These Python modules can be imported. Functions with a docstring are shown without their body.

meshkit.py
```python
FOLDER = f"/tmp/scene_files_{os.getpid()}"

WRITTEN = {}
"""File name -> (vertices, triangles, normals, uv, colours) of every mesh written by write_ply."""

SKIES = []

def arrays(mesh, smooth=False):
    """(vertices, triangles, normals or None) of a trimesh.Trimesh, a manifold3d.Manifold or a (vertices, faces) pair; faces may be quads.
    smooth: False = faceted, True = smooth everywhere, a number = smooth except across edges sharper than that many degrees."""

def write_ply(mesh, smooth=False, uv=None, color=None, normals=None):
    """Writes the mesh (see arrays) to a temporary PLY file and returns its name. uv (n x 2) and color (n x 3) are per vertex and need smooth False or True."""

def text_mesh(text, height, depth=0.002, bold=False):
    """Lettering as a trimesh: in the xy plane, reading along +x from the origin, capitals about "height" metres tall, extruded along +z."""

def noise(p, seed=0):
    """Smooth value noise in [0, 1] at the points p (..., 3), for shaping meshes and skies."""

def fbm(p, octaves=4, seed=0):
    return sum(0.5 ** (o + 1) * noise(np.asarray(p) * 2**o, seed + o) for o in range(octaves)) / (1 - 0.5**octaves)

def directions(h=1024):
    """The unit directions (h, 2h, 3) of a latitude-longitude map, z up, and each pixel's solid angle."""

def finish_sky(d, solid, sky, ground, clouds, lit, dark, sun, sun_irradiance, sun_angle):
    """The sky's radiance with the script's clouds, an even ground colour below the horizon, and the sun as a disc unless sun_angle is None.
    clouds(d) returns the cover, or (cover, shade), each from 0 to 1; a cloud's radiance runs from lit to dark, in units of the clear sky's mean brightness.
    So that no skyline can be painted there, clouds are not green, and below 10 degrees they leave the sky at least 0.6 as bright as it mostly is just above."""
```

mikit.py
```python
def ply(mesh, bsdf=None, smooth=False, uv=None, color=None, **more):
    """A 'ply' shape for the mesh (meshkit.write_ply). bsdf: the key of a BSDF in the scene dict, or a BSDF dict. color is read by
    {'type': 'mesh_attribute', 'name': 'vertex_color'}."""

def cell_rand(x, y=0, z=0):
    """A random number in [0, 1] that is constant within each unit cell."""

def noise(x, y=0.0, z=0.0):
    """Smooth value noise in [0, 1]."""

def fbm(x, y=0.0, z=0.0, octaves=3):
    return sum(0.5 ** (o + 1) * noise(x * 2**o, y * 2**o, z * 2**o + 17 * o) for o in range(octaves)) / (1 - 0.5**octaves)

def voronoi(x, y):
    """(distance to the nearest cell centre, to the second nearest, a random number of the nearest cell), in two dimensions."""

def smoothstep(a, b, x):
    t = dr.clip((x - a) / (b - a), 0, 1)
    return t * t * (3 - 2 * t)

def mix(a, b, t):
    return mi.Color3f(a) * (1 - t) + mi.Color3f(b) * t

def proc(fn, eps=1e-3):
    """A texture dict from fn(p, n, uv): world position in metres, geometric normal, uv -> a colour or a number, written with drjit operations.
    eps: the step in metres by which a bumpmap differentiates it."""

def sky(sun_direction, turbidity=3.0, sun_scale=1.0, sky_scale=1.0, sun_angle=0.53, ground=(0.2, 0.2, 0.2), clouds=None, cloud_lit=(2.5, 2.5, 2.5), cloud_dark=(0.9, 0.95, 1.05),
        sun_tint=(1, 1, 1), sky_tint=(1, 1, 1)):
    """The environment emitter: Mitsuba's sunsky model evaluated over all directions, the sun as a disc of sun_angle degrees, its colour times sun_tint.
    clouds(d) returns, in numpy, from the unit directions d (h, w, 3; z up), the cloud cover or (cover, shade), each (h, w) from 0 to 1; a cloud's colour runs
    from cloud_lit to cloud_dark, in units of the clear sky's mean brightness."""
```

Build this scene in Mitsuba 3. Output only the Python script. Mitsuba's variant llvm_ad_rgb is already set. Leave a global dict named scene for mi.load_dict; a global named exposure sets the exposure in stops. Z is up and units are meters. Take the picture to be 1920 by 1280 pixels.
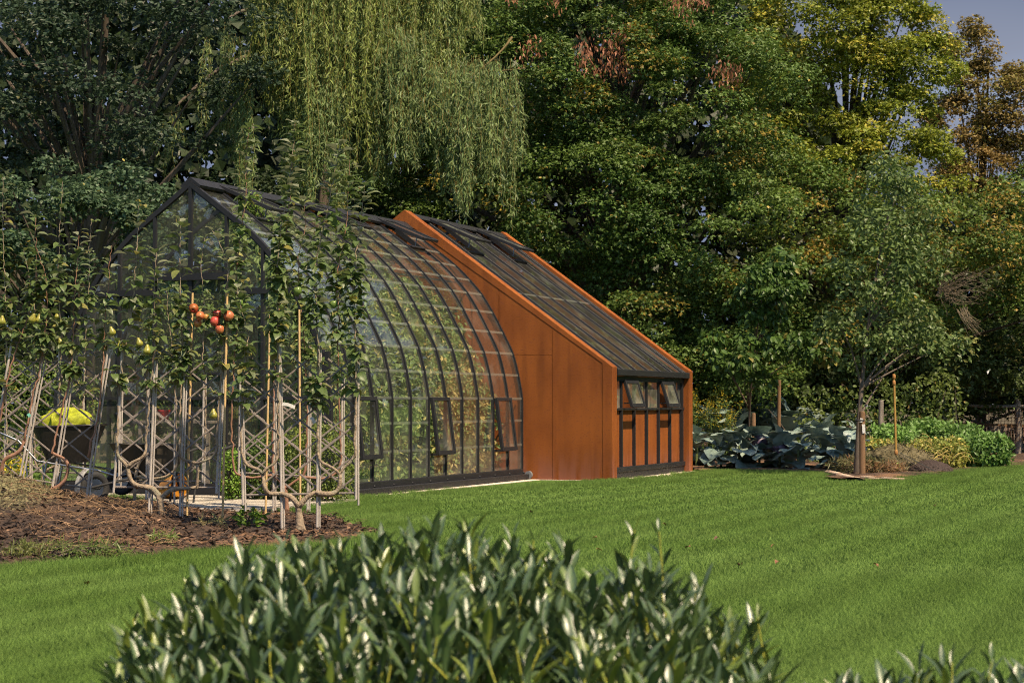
import math, numpy as np, trimesh, mitsuba as mi, mikit, meshkit, drjit as dr
from meshkit import noise as hnoise, fbm as hfbm
from shapely.geometry import Polygon, LineString, box as sbox
T = mi.ScalarTransform4f
scene, labels = {}, {}

# ------------------------------------------------------------------ camera, sky, exposure
F_PX, EYE, PITCH = 4000.0, 1.32, math.atan(117 / 4000.0)
scene['camera'] = {'type': 'thinlens', 'fov': 2 * math.degrees(math.atan(960 / F_PX)), 'fov_axis': 'x', 'aperture_radius': 0.0075,
                   'focus_distance': 27.0, 'near_clip': 0.5, 'far_clip': 3000.0,
                   'to_world': T().look_at(origin=[0, 0, EYE], target=[0, math.cos(PITCH), EYE + math.sin(PITCH)], up=[0, 0, 1])}
TH = math.radians(19.65)
XD, YD = np.array([math.sin(TH), math.cos(TH), 0]), np.array([-math.cos(TH), math.sin(TH), 0])   # along the ridge, across it
SUN_TURN, SUN_UP = math.radians(31), math.radians(54)
SUNH = -YD * math.cos(SUN_TURN) - XD * math.sin(SUN_TURN)
SUN = SUNH * math.cos(SUN_UP) + np.array([0, 0, math.sin(SUN_UP)])


def cloud_cover(d):
    n = hfbm(np.stack([d[..., 0] * 3.0, d[..., 1] * 3.0, d[..., 2] * 7.0], -1) + 11, 4)
    bank = 0.5 + 0.5 * d[..., 1]                      # a dark bank stands in the north, the south is broken cloud
    cover = np.clip((n - 0.62 + 0.55 * bank) * 3.2, 0, 1)
    shade = np.clip(0.35 + 0.65 * bank + (n - 0.5) * 0.9, 0, 1)
    return cover, shade


scene['daylight'] = mikit.sky(SUN.tolist(), turbidity=3.0, sun_scale=1.0, clouds=cloud_cover, cloud_lit=(2.1, 2.1, 2.15), cloud_dark=(0.44, 0.53, 0.78),
                              sun_tint=(1.0, 0.965, 0.885))
exposure = 2.25


# ------------------------------------------------------------------ points
def at(px, py, d):
    """The point at forward distance d that the 1920 x 1280 photograph shows at (px, py)."""
    a, b = (px - 960) / F_PX, (640 - py) / F_PX
    y, z = math.cos(PITCH) - b * math.sin(PITCH), math.sin(PITCH) + b * math.cos(PITCH)
    return np.array([a * d / y, d, EYE + z * d / y])


def gnd(px, py, z=0.0):
    a, b = (px - 960) / F_PX, (640 - py) / F_PX
    y, zz = math.cos(PITCH) - b * math.sin(PITCH), math.sin(PITCH) + b * math.cos(PITCH)
    s = (z - EYE) / zz
    return np.array([a * s, y * s, z])


CORNER = np.array([-2.53, 29.763, 0.0])                # right front corner of the glasshouse


def G(u, s, z):
    """Glasshouse frame: u metres along the ridge, s across to the left, z up."""
    return CORNER + np.multiply.outer(np.asarray(u, float), XD) + np.multiply.outer(np.asarray(s, float), YD) + np.multiply.outer(np.asarray(z, float), np.array([0, 0, 1.0]))


def unit(v):
    v = np.asarray(v, float)
    return v / np.maximum(np.linalg.norm(v, axis=-1, keepdims=True), 1e-12)


# ------------------------------------------------------------------ mesh helpers
class MB:
    def __init__(self):
        self.v, self.f, self.c, self.n = [], [], [], 0

    def add(self, v, f, c=None):
        v, f = np.asarray(v, float), np.asarray(f, int)
        if f.shape[1] == 4:
            f = np.vstack([f[:, [0, 1, 2]], f[:, [0, 2, 3]]])
        self.v.append(v)
        self.f.append(f + self.n)
        self.c.append(np.broadcast_to(np.asarray((1, 1, 1) if c is None else c, float), (len(v), 3)))
        self.n += len(v)
        return self

    def tm(self, m, c=None):
        return self.add(m.vertices, m.faces, c)

    def bar(self, p0, p1, w, h, up=(0, 0, 1), c=None, ch=0.0):
        """A bar of section w (sideways) x h (along up) from p0 to p1, its long edges chamfered by ch."""
        p0, p1 = np.asarray(p0, float), np.asarray(p1, float)
        t = unit(p1 - p0)
        a = np.cross(t, up)
        if np.linalg.norm(a) < 1e-6:
            a = np.cross(t, [1, 0, 0])
        a = unit(a)
        b = np.cross(a, t)
        if ch > 0:
            q = [(-w / 2 + ch, -h / 2), (w / 2 - ch, -h / 2), (w / 2, -h / 2 + ch), (w / 2, h / 2 - ch), (w / 2 - ch, h / 2), (-w / 2 + ch, h / 2), (-w / 2, h / 2 - ch), (-w / 2, -h / 2 + ch)]
        else:
            q = [(-w / 2, -h / 2), (w / 2, -h / 2), (w / 2, h / 2), (-w / 2, h / 2)]
        k = len(q)
        v = [p + x * a + y * b for p in (p0, p1) for x, y in q]
        f = [[i, (i + 1) % k, (i + 1) % k + k] for i in range(k)] + [[i, (i + 1) % k + k, i + k] for i in range(k)]
        f += [[0, i + 1, i] for i in range(1, k - 1)] + [[k, k + i, k + i + 1] for i in range(1, k - 1)]
        return self.add(v, [[g[0], g[2], g[1]] for g in f], c)

    def tube(self, pts, rad, sides=6, c=None, caps=True):
        p = np.asarray(pts, float)
        rad = np.broadcast_to(np.asarray(rad, float), (len(p),))
        t = unit(np.gradient(p, axis=0))
        ref = np.array([0, 0, 1.0]) if abs(t[:, 2]).mean() < 0.85 else np.array([1.0, 0, 0])
        a = unit(np.cross(t, ref))
        b = np.cross(t, a)
        g = np.arange(sides) * 2 * np.pi / sides
        v = (p[:, None] + rad[:, None, None] * (np.cos(g)[None, :, None] * a[:, None] + np.sin(g)[None, :, None] * b[:, None])).reshape(-1, 3)
        i, j = np.meshgrid(np.arange(len(p) - 1), np.arange(sides), indexing='ij')
        q = np.stack([i * sides + j, i * sides + (j + 1) % sides, (i + 1) * sides + (j + 1) % sides, (i + 1) * sides + j], -1).reshape(-1, 4)
        f = np.vstack([q[:, [0, 1, 2]], q[:, [0, 2, 3]]])
        if caps:
            e = (len(p) - 1) * sides
            f = np.vstack([f, [[0, k + 1, k] for k in range(1, sides - 1)], [[e, e + k, e + k + 1] for k in range(1, sides - 1)]])
        if c is not None and np.ndim(c) == 2:
            c = np.repeat(np.asarray(c), sides, 0)
        return self.add(v, f, c)

    def prism(self, poly, frame, d0, d1, c=None):
        """A shapely polygon in a frame(d, a, b) plane, extruded from d0 to d1."""
        for g in getattr(poly, 'geoms', [poly]):
            if g.is_empty or g.area < 1e-6:
                continue
            m = trimesh.creation.extrude_polygon(g, 1.0, engine='earcut')
            v = np.array(m.vertices)
            self.add(frame(d0 + v[:, 2] * (d1 - d0), v[:, 0], v[:, 1]), m.faces, c)
        return self

    def arrays(self):
        return np.vstack(self.v), np.vstack(self.f), np.vstack(self.c)


def free(key):
    if key not in scene and key not in TAKEN:
        TAKEN.add(key)
        return key
    n = 1
    while f'{key}_{n:03d}' in scene or f'{key}_{n:03d}' in TAKEN:
        n += 1
    TAKEN.add(f'{key}_{n:03d}')
    return f'{key}_{n:03d}'


TAKEN = set()


def coloured(v, f, c, mat, smooth):
    """The shape dict of a mesh with a colour per vertex."""
    v, f, c = np.asarray(v, float), np.asarray(f, int), np.clip(np.asarray(c, float), .001, .99)
    if f.shape[1] == 4:
        f = np.vstack([f[:, [0, 1, 2]], f[:, [0, 2, 3]]])
    nrm = None
    if smooth is not False:
        v2, f2, nrm = meshkit.arrays((v, f), True)
        v, f = v2, f2
    lum = c.sum(1)
    ch = np.round(c[:, :2] / lum[:, None] * 255)
    k = ch[:, 0] * 256 + ch[:, 1]
    if (k[f[:, 0]] != k[f[:, 1]]).any() or (k[f[:, 0]] != k[f[:, 2]]).any():
        cf = c[f].mean(1)
        ch = np.round(cf[:, :2] / cf.sum(1, keepdims=True) * 255)
        k = np.repeat(ch[:, 0] * 256 + ch[:, 1], 3)
        i = f.ravel()
        v, lum = v[i], lum[i]
        nrm = nrm[i] if nrm is not None else None
        f = np.arange(len(i)).reshape(-1, 3)
    path = meshkit.write_ply((v, f), False, np.stack([k, lum], -1), normals=nrm)
    return {'type': 'ply', 'filename': path, 'face_normals': nrm is None, 'bsdf': {'type': 'ref', 'id': mat}}


def put(name, mesh, mat, parent=None, smooth=False, vc=False, **kw):
    """One entry of the scene from an MB (or (v, f) pair); parts are keyed under their parent."""
    key = free(f'{parent}__{name}' if parent else name)
    if isinstance(mesh, MB):
        v, f, c = mesh.arrays()
    else:
        v, f, c = (*mesh, None)[:3] if len(mesh) == 2 else mesh
    if vc:
        scene[key] = coloured(v, f, c, mat, smooth)
    else:
        scene[key] = mikit.ply((v, f), mat, smooth=smooth)
    if kw:
        labels[key] = kw
    return key


def thing(name, label, category, group=None):
    key = free(name)
    labels[key] = {'label': label, 'category': category}
    if group:
        labels[key]['group'] = group
    return key


def tag(key, label, category, group=None):
    labels[key] = {'label': label, 'category': category}
    if group:
        labels[key]['group'] = group
    return key


def xform(o, x, y, z):
    """4 x 4 matrix with origin o and the columns x, y, z."""
    m = np.eye(4)
    m[:3, 0], m[:3, 1], m[:3, 2], m[:3, 3] = x, y, z, o
    return T(m.tolist())


def scatter(tpl, pos, axis, nrm, size, wid=1.0):
    """Copies of a leaf (x across, y along, z out) at pos; returns one (v, f) pair, len(tpl verts) rows per copy."""
    V, Fc = tpl
    pos, axis = np.asarray(pos, float), unit(axis)
    b = unit(np.cross(axis, nrm))
    n2 = np.cross(b, axis)
    size = np.broadcast_to(np.asarray(size, float), (len(pos),))[:, None, None]
    wid = np.broadcast_to(np.asarray(wid, float), (len(pos),))[:, None, None]
    v = pos[:, None] + size * (V[None, :, :1] * wid * b[:, None] + V[None, :, 1:2] * axis[:, None] + V[None, :, 2:3] * n2[:, None])
    f = (Fc[None] + (np.arange(len(pos)) * len(V))[:, None, None]).reshape(-1, 3)
    return v.reshape(-1, 3), f


def fan(pts):
    n = len(pts)
    return np.array(pts, float), np.array([[0, i, i + 1] for i in range(1, n - 1)])


MAPLE = fan([(0, 0, 0), (-.52, .42, -.08), (-.20, .50, .03), (0, 1.0, -.10), (.20, .50, .03), (.52, .42, -.08)])
OAK = fan([(0, 0, 0), (-.18, .25, .02), (-.34, .55, -.04), (-.16, .70, .02), (0, 1.0, -.08), (.16, .70, .02), (.34, .55, -.04), (.18, .25, .02)])
OVATE = (np.array([(0, 0, 0), (-.26, .30, .06), (-.24, .65, .05), (0, 1, -.12), (.24, .65, .05), (.26, .30, .06), (0, .5, -.02)]), np.array([[0, 6, 1], [1, 6, 2], [2, 6, 3], [3, 6, 4], [4, 6, 5], [5, 6, 0]]))
WILLOW = (np.array([(0, 0, 0), (-.075, .42, .01), (0, 1, -.06), (.075, .42, .01)]), np.array([[0, 2, 1], [0, 3, 2]]))
BLOT = (np.array([(0, 0, 0), (-.5, .5, .1), (0, 1, -.1), (.5, .5, .1)]), np.array([[0, 2, 1], [0, 3, 2]]))

# ------------------------------------------------------------------ materials
rgb = lambda *c: {'type': 'rgb', 'value': [float(x) for x in c]}
# A mesh's own colours travel in its uv: u = the chroma, packed and the same over a face, v = the brightness. (Meshes with colour attributes
# cannot be joined by the renderer, and a thousand leaves would render slowly.)
def unpack(p, n, uv):
    k = dr.floor(uv.x + 0.5)
    r = dr.floor(k / 256.0 + 1e-4)
    g = k - r * 256.0
    r, g = r / 255.0, g / 255.0
    return mi.Color3f(r, g, dr.maximum(0.0, 1.0 - r - g)) * uv.y


VC = mikit.proc(unpack)


def two(b):
    return {'type': 'twosided', 'bsdf': b}


def pr(color, rough=0.6, **k):
    return two({'type': 'principled', 'base_color': color if isinstance(color, dict) else rgb(*color), 'roughness': rough, **k})


fb, sm, mx, ns = mikit.fbm, mikit.smoothstep, mikit.mix, mikit.noise
# thin leaves: lit from behind they glow
def leaf(rough, spec, share, trans=1.5, **k):
    return {'type': 'blendbsdf', 'weight': share, 'top': pr(VC, rough, specular=spec, **k), 'body': {'type': 'principledthin', 'base_color': VC, 'roughness': 0.6, 'diff_trans': trans, 'spec_trans': 0.0}}


scene['leaf_thin'] = leaf(0.42, 0.5, 0.45)
scene['leaf_far'] = leaf(0.48, 0.5, 0.35)
scene['leaf_glossy'] = leaf(0.39, 1.0, 0.22, clearcoat=0.5, clearcoat_gloss=0.6)
scene['leaf_waxy'] = pr(VC, 0.42, specular=0.5)
scene['tinted'] = pr(VC, 0.75)
scene['tinted_gloss'] = pr(VC, 0.35)
scene['bark'] = pr(mikit.proc(lambda p, n, uv: mx((.055, .042, .032), (.16, .125, .095), fb(p.x * 40, p.y * 40, p.z * 9, 3))), 0.85)
scene['bark_pale'] = {'type': 'bumpmap', 'bsdf': pr(mikit.proc(lambda p, n, uv: mx(mx((.15, .11, .075), (.40, .31, .21), fb(p.x * 30, p.y * 30, p.z * 16, 3)), (.20, .20, .14), sm(.55, .75, fb(p.x * 11, p.y * 11, p.z * 8, 3)) * .8)), 0.75), 'tex': mikit.proc(lambda p, n, uv: fb(p.x * 70, p.y * 70, p.z * 45, 3), 2e-3), 'scale': 0.012}
scene['bark_red'] = pr(mikit.proc(lambda p, n, uv: mx((.17, .075, .04), (.36, .20, .13), fb(p.x * 30, p.y * 30, p.z * 16, 3))), 0.65)
scene['frame_metal'] = pr(mikit.proc(lambda p, n, uv: mx((.013, .0135, .016), (.023, .023, .025), fb(p.x * 5, p.y * 5, p.z * 5, 3))), 0.5, specular=0.35)
scene['galvanised'] = {'type': 'roughconductor', 'alpha': 0.22, 'specular_reflectance': mikit.proc(lambda p, n, uv: mx((.22, .23, .25), (.48, .49, .52), fb(p.x * 9, p.y * 9, p.z * 9, 3)))}
scene['glass'] = {'type': 'blendbsdf', 'weight': mikit.proc(lambda p, n, uv: 0.026 + 0.05 * sm(.45, .8, fb(p.x * 3.1, p.y * 3.1, p.z * 2.2, 4)) + 0.10 * sm(.95, .2, p.z) * fb(p.x * 2, p.y * 2, p.z * 5, 3)),
                  'clear': {'type': 'thindielectric', 'int_ior': 1.5}, 'dust': two({'type': 'diffuse', 'reflectance': rgb(.62, .64, .58)})}
scene['gable_glass'] = {'type': 'blendbsdf', 'weight': mikit.proc(lambda p, n, uv: 0.05 + 0.04 * sm(.35, .8, fb(p.x * 2.1, p.y * 2.1, p.z * 1.4, 4)) + .03 * sm(.45, .7, fb(p.x * 9, p.y * 9, p.z * 1.2, 3))), 'clear': {'type': 'thindielectric', 'int_ior': 1.5}, 'dust': two({'type': 'diffuse', 'reflectance': rgb(.36, .37, .35)})}
scene['lap_glass'] = {'type': 'blendbsdf', 'weight': 0.20, 'clear': {'type': 'thindielectric', 'int_ior': 1.5}, 'dust': two({'type': 'diffuse', 'reflectance': rgb(.38, .41, .35)})}
scene['milky_glass'] = {'type': 'blendbsdf', 'weight': mikit.proc(lambda p, n, uv: 0.06 + 0.16 * sm(.35, .8, fb(p.x * 5, p.y * 5, p.z * 3, 4)) + .12 * sm(1.5, 1.25, p.z)), 'clear': {'type': 'thindielectric', 'int_ior': 1.5}, 'dust': two({'type': 'diffuse', 'reflectance': rgb(.50, .52, .42)})}


def corten(p, n, uv):
    a = fb(p.x * 2.3, p.y * 2.3, p.z * 1.1, 4)
    g = fb(p.x * 38, p.y * 38, p.z * 38, 3)
    drip = fb(p.x * 14, p.y * 14, p.z * 0.9, 3)
    c = mx((.150, .040, .006), (.285, .085, .0135), sm(.25, .75, a * .45 + g * .35 + drip * .2))
    c = mx(c, (.115, .034, .017), sm(.50, .80, g) * .6)
    c = c * (1.0 - .18 * sm(.56, .78, fb(p.x * 9, p.y * 9, p.z * .55, 3)))      # rain streaks run down the plates
    return mx(c, (.22, .085, .055), sm(.62, .0, p.z) * sm(.25, .7, drip) * .8)     # a duller splash zone at the foot


scene['corten'] = {'type': 'bumpmap', 'bsdf': pr(mikit.proc(corten), 0.72, specular=0.3), 'tex': mikit.proc(lambda p, n, uv: fb(p.x * 60, p.y * 60, p.z * 60, 2), 2e-3), 'scale': 0.0012}
scene['cane_grey'] = pr(mikit.proc(lambda p, n, uv: mx((.27, .235, .21), (.56, .51, .455), fb(p.x * 60, p.y * 60, p.z * 5, 3))), 0.75)
scene['slat_wood'] = pr(mikit.proc(lambda p, n, uv: mx((.125, .105, .093), (.29, .25, .22), fb(p.x * 50, p.y * 50, p.z * 9, 3))), 0.8)
scene['bamboo'] = pr(mikit.proc(lambda p, n, uv: mx((.52, .33, .13), (.70, .50, .25), fb(p.x * 50, p.y * 50, p.z * 6, 3))), 0.45)
scene['wood_brown'] = pr(mikit.proc(lambda p, n, uv: mx((.12, .065, .03), (.26, .15, .075), fb(p.x * 50, p.y * 50, p.z * 4, 3))), 0.8)
scene['wood_old'] = pr(mikit.proc(lambda p, n, uv: mx((.12, .095, .075), (.34, .29, .24), fb(p.x * 40, p.y * 40, p.z * 4, 3))), 0.85)
scene['stone'] = pr(mikit.proc(lambda p, n, uv: mx((.19, .165, .135), (.34, .305, .255), fb(p.x * 6, p.y * 6, p.z * 6, 4))), 0.9)
scene['stone_warm'] = pr(mikit.proc(lambda p, n, uv: mx((.24, .14, .09), (.45, .36, .27), fb(p.x * 3, p.y * 3, p.z * 6, 4))), 0.9)
scene['gravel'] = pr(mikit.proc(lambda p, n, uv: mx((.28, .23, .18), (.55, .48, .40), fb(p.x * 45, p.y * 45, 0, 3))), 0.95)
scene['plastic_black'] = pr(mikit.proc(lambda p, n, uv: mx((.007, .0065, .0065), (.022, .019, .017), fb(p.x * 7, p.y * 7, p.z * 7, 3))), 0.5)
scene['plastic_drab'] = pr(mikit.proc(lambda p, n, uv: mx((.03, .026, .02), (.08, .066, .045), fb(p.x * 7, p.y * 7, p.z * 7, 3))), 0.6)
scene['rubber'] = pr((.025, .025, .026), 0.8)
scene['white_paint'] = pr((.62, .61, .58), 0.5)
scene['dirty_white'] = pr(mikit.proc(lambda p, n, uv: mx((.12, .105, .09), (.42, .40, .36), sm(.35, .65, fb(p.x * 11, p.y * 11, p.z * 11, 3)))), 0.7)
scene['grey_plastic'] = pr((.20, .21, .22), 0.4)


def soil(p, n, uv):
    a = fb(p.x * 1.6, p.y * 1.6, p.z * 2, 4)
    g = fb(p.x * 30, p.y * 30, p.z * 30, 3)
    c = mx((.020, .013, .009), (.078, .045, .028), sm(.3, .75, g * .6 + a * .4))
    c = mx(c, (.20, .105, .050), sm(.50, .72, a) * sm(.3, .7, g) * .7)
    clip = sm(-4.55, -5.3, p.x + (a - .5) * 1.2) * sm(21.0, 22.6, p.y + (g - .5) * 2)     # grass clippings tipped on the left of the heap
    return mx(c, mx((.10, .085, .035), (.22, .20, .10), g), clip * .9)


scene['soil'] = pr(mikit.proc(soil), 0.95)


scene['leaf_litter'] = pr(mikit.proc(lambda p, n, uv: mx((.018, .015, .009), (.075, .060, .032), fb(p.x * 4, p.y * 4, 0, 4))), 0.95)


def turf(p, n, uv):
    a = fb(p.x * .7, p.y * .7, 0, 4)
    g = fb(p.x * 25, p.y * 25, 0, 2)
    stripe = dr.sin((p.x * .942 - p.y * .336) * 9.5 + fb(p.x * .3, p.y * .3, 3, 2) * 1.3)
    c = mx((.040, .074, .015), (.062, .100, .022), sm(.2, .8, a * .6 + g * .4))
    return c * (1.0 + 0.07 * stripe)


scene['turf'] = pr(mikit.proc(turf), 0.9, specular=0.1)


def blade(p, n, uv):
    a = fb(p.x * .7, p.y * .7, 0, 4)
    stripe = dr.sin((p.x * .942 - p.y * .336) * 9.5 + fb(p.x * .3, p.y * .3, 3, 2) * 1.3)
    tuft = ns(p.x * 90, p.y * 90, 0)
    c = mx((.140, .235, .050), (.205, .315, .085), sm(.15, .85, a * .55 + tuft * .45))
    c = mx(c, (.34, .36, .13), sm(.86, .98, ns(p.x * 140, p.y * 140, 7)) * .35)
    return c * (1.0 + 0.10 * stripe)


scene['blade'] = {'type': 'principledthin', 'base_color': mikit.proc(blade), 'roughness': 0.5, 'diff_trans': 0.7, 'spec_trans': 0.0, 'eta': 1.3}

# ------------------------------------------------------------------ ground, bed, path, gravel
def grid_mesh(x0, x1, y0, y1, nx, ny, zf, keep=None):
    x, y = np.meshgrid(np.linspace(x0, x1, nx), np.linspace(y0, y1, ny))
    p = np.stack([x.ravel(), y.ravel(), zf(x, y).ravel()], -1)
    i, j = np.meshgrid(np.arange(ny - 1), np.arange(nx - 1), indexing='ij')
    a = (i * nx + j).ravel()
    q = np.stack([a, a + 1, a + nx + 1, a + nx], -1)
    if keep is not None:
        k = keep(x.ravel(), y.ravel())
        q = q[k[q].any(1)]
    return p, np.vstack([q[:, [0, 1, 2]], q[:, [0, 2, 3]]])


def inside(poly, x, y):
    import shapely
    return shapely.contains_xy(poly, x, y)


R = np.random.default_rng(11)
put('lawn', ([(-600, -150, 0), (600, -150, 0), (600, 900, 0), (-600, 900, 0)], [[0, 1, 2, 3]]), 'turf', label='mown green lawn with faint mowing stripes', kind='structure')

BED_PX = [(-160, 1075), (0, 1066), (120, 1056), (250, 1050), (340, 1040), (430, 1032), (500, 1030), (570, 1030), (660, 1016), (718, 1003), (732, 994), (700, 982), (640, 968), (560, 962), (470, 958), (400, 962), (330, 948), (250, 940), (150, 930), (60, 922), (-160, 915)]
BED = Polygon([tuple(gnd(x, y)[:2]) for x, y in BED_PX]).buffer(0.12).buffer(-0.06)


def heap(x, y):
    h = 0.60 * np.exp(-((x + 6.55) / 1.55) ** 2 - ((y - 23.6) / 2.5) ** 2) + 0.16 * np.exp(-((x + 4.6) / 1.1) ** 2 - ((y - 21.6) / 2.0) ** 2)
    return h + 0.03


def bed_z(x, y):
    import shapely
    d = shapely.distance(shapely.points(x, y), BED.exterior)
    d = np.where(inside(BED, x, y), d, -d)
    edge = np.clip((d + 0.02) / 0.55, 0, 1)
    edge = edge * edge * (3 - 2 * edge)
    rough = hfbm(np.stack([x * 3.2, y * 3.2, x * 0], -1), 4) - .5
    fine = hfbm(np.stack([x * 15, y * 15, x * 0 + 5], -1), 3) - .5
    return np.where(d > -0.35, (heap(x, y) + rough * 0.11 + fine * 0.06) * edge - 0.03 * (1 - edge), -0.05)


bx0, by0, bx1, by1 = BED.bounds
bv, bf = grid_mesh(bx0 - .3, bx1 + .3, by0 - .3, by1 + .3, 190, 250, bed_z, keep=lambda x, y: inside(BED.buffer(0.25), x, y))
put('soil_bed', (bv, bf), 'soil', smooth=True, label='bare brown soil bed heaped up on the left under the trained fruit trees', kind='structure')


def in_bed(n, region=None):
    P = np.zeros((0, 2))
    b = (region or BED).bounds
    while len(P) < n:
        q = np.stack([R.uniform(b[0], b[2], 4 * n), R.uniform(b[1], b[3], 4 * n)], -1)
        P = np.vstack([P, q[inside(BED, q[:, 0], q[:, 1]) & (inside(region, q[:, 0], q[:, 1]) if region is not None else True)]])
    return P[:n]


def rand_dirs(n, rng, zs=1.0):
    d = rng.normal(size=(n, 3)) * [1, 1, zs]
    return unit(d)


def vcol(n_each, cols):
    return np.repeat(np.clip(cols, .002, .95), n_each, 0)


# bark chips and straw lying on the bed
P = in_bed(15000)
Z = bed_z(P[:, 0], P[:, 1])
ax, nn = rand_dirs(len(P), R, .25), unit(rand_dirs(len(P), R, .5) * .6 + [0, 0, 1])
v, f = scatter(BLOT, np.c_[P, Z + .008], ax, nn, R.uniform(.03, .10, len(P)), R.uniform(.18, .5, len(P)))
t = R.random(len(P))[:, None]
cols = np.where(t < .45, [.026, .017, .012], np.where(t < .86, [.075, .043, .026], [.20, .12, .07])) * R.uniform(.6, 1.35, (len(P), 1))
key = put('bark_mulch', (v, f, vcol(4, cols)), 'tinted', vc=True)
labels[key] = {'label': 'brown bark chips strewn over the fruit tree bed', 'category': 'mulch', 'kind': 'stuff'}

straw_zone = Polygon([tuple(gnd(x, y)[:2]) for x, y in [(60, 925), (150, 905), (230, 935), (330, 960), (330, 1035), (180, 1045), (60, 1030), (20, 960)]])
mb = MB()
for zone, n, col in ((straw_zone, 1150, (.27, .165, .085)), (None, 420, (.15, .09, .05))):
    for x, y in in_bed(n, zone):
        L, a = R.uniform(.06, .34), R.uniform(0, 6.28)
        q = np.array([[x + math.cos(a) * k * L + .05 * L * math.sin(5 * k + a), y + math.sin(a) * k * L] for k in (-.5, 0, .5)])
        z = bed_z(q[:, 0], q[:, 1]) + R.uniform(.006, .05) + np.array([0, R.uniform(0, .05), 0])
        mb.tube(np.c_[q, z], R.uniform(.0016, .0032), 3, (np.array(col) if R.random() < .6 else np.array([.10, .06, .035])) * R.uniform(.5, 1.5), caps=False)
key = put('straw_litter', mb, 'tinted', vc=True)
labels[key] = {'label': 'dry orange straw scattered over the brown heap', 'category': 'straw', 'kind': 'stuff'}
# wilted grass clippings on the left part of the heap
clip_zone = Polygon([tuple(gnd(x, y)[:2]) for x, y in [(-120, 905), (40, 905), (85, 940), (100, 985), (40, 1005), (-120, 1010)]])
P = in_bed(9000, clip_zone)
Z = bed_z(P[:, 0], P[:, 1])
v, f = scatter(WILLOW, np.c_[P, Z + R.uniform(0, .04, len(P))], unit(rand_dirs(len(P), R, .6)), rand_dirs(len(P), R), R.uniform(.05, .13, len(P)), .5)
cols = np.where(R.random((len(P), 1)) < .6, [.15, .14, .065], [.24, .20, .10]) * R.uniform(.5, 1.3, (len(P), 1))
key = put('grass_clippings', (v, f, vcol(4, cols)), 'tinted', vc=True)
labels[key] = {'label': 'grey green grass clippings tipped on the left end of the heap', 'category': 'grass clippings', 'kind': 'stuff'}

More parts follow.
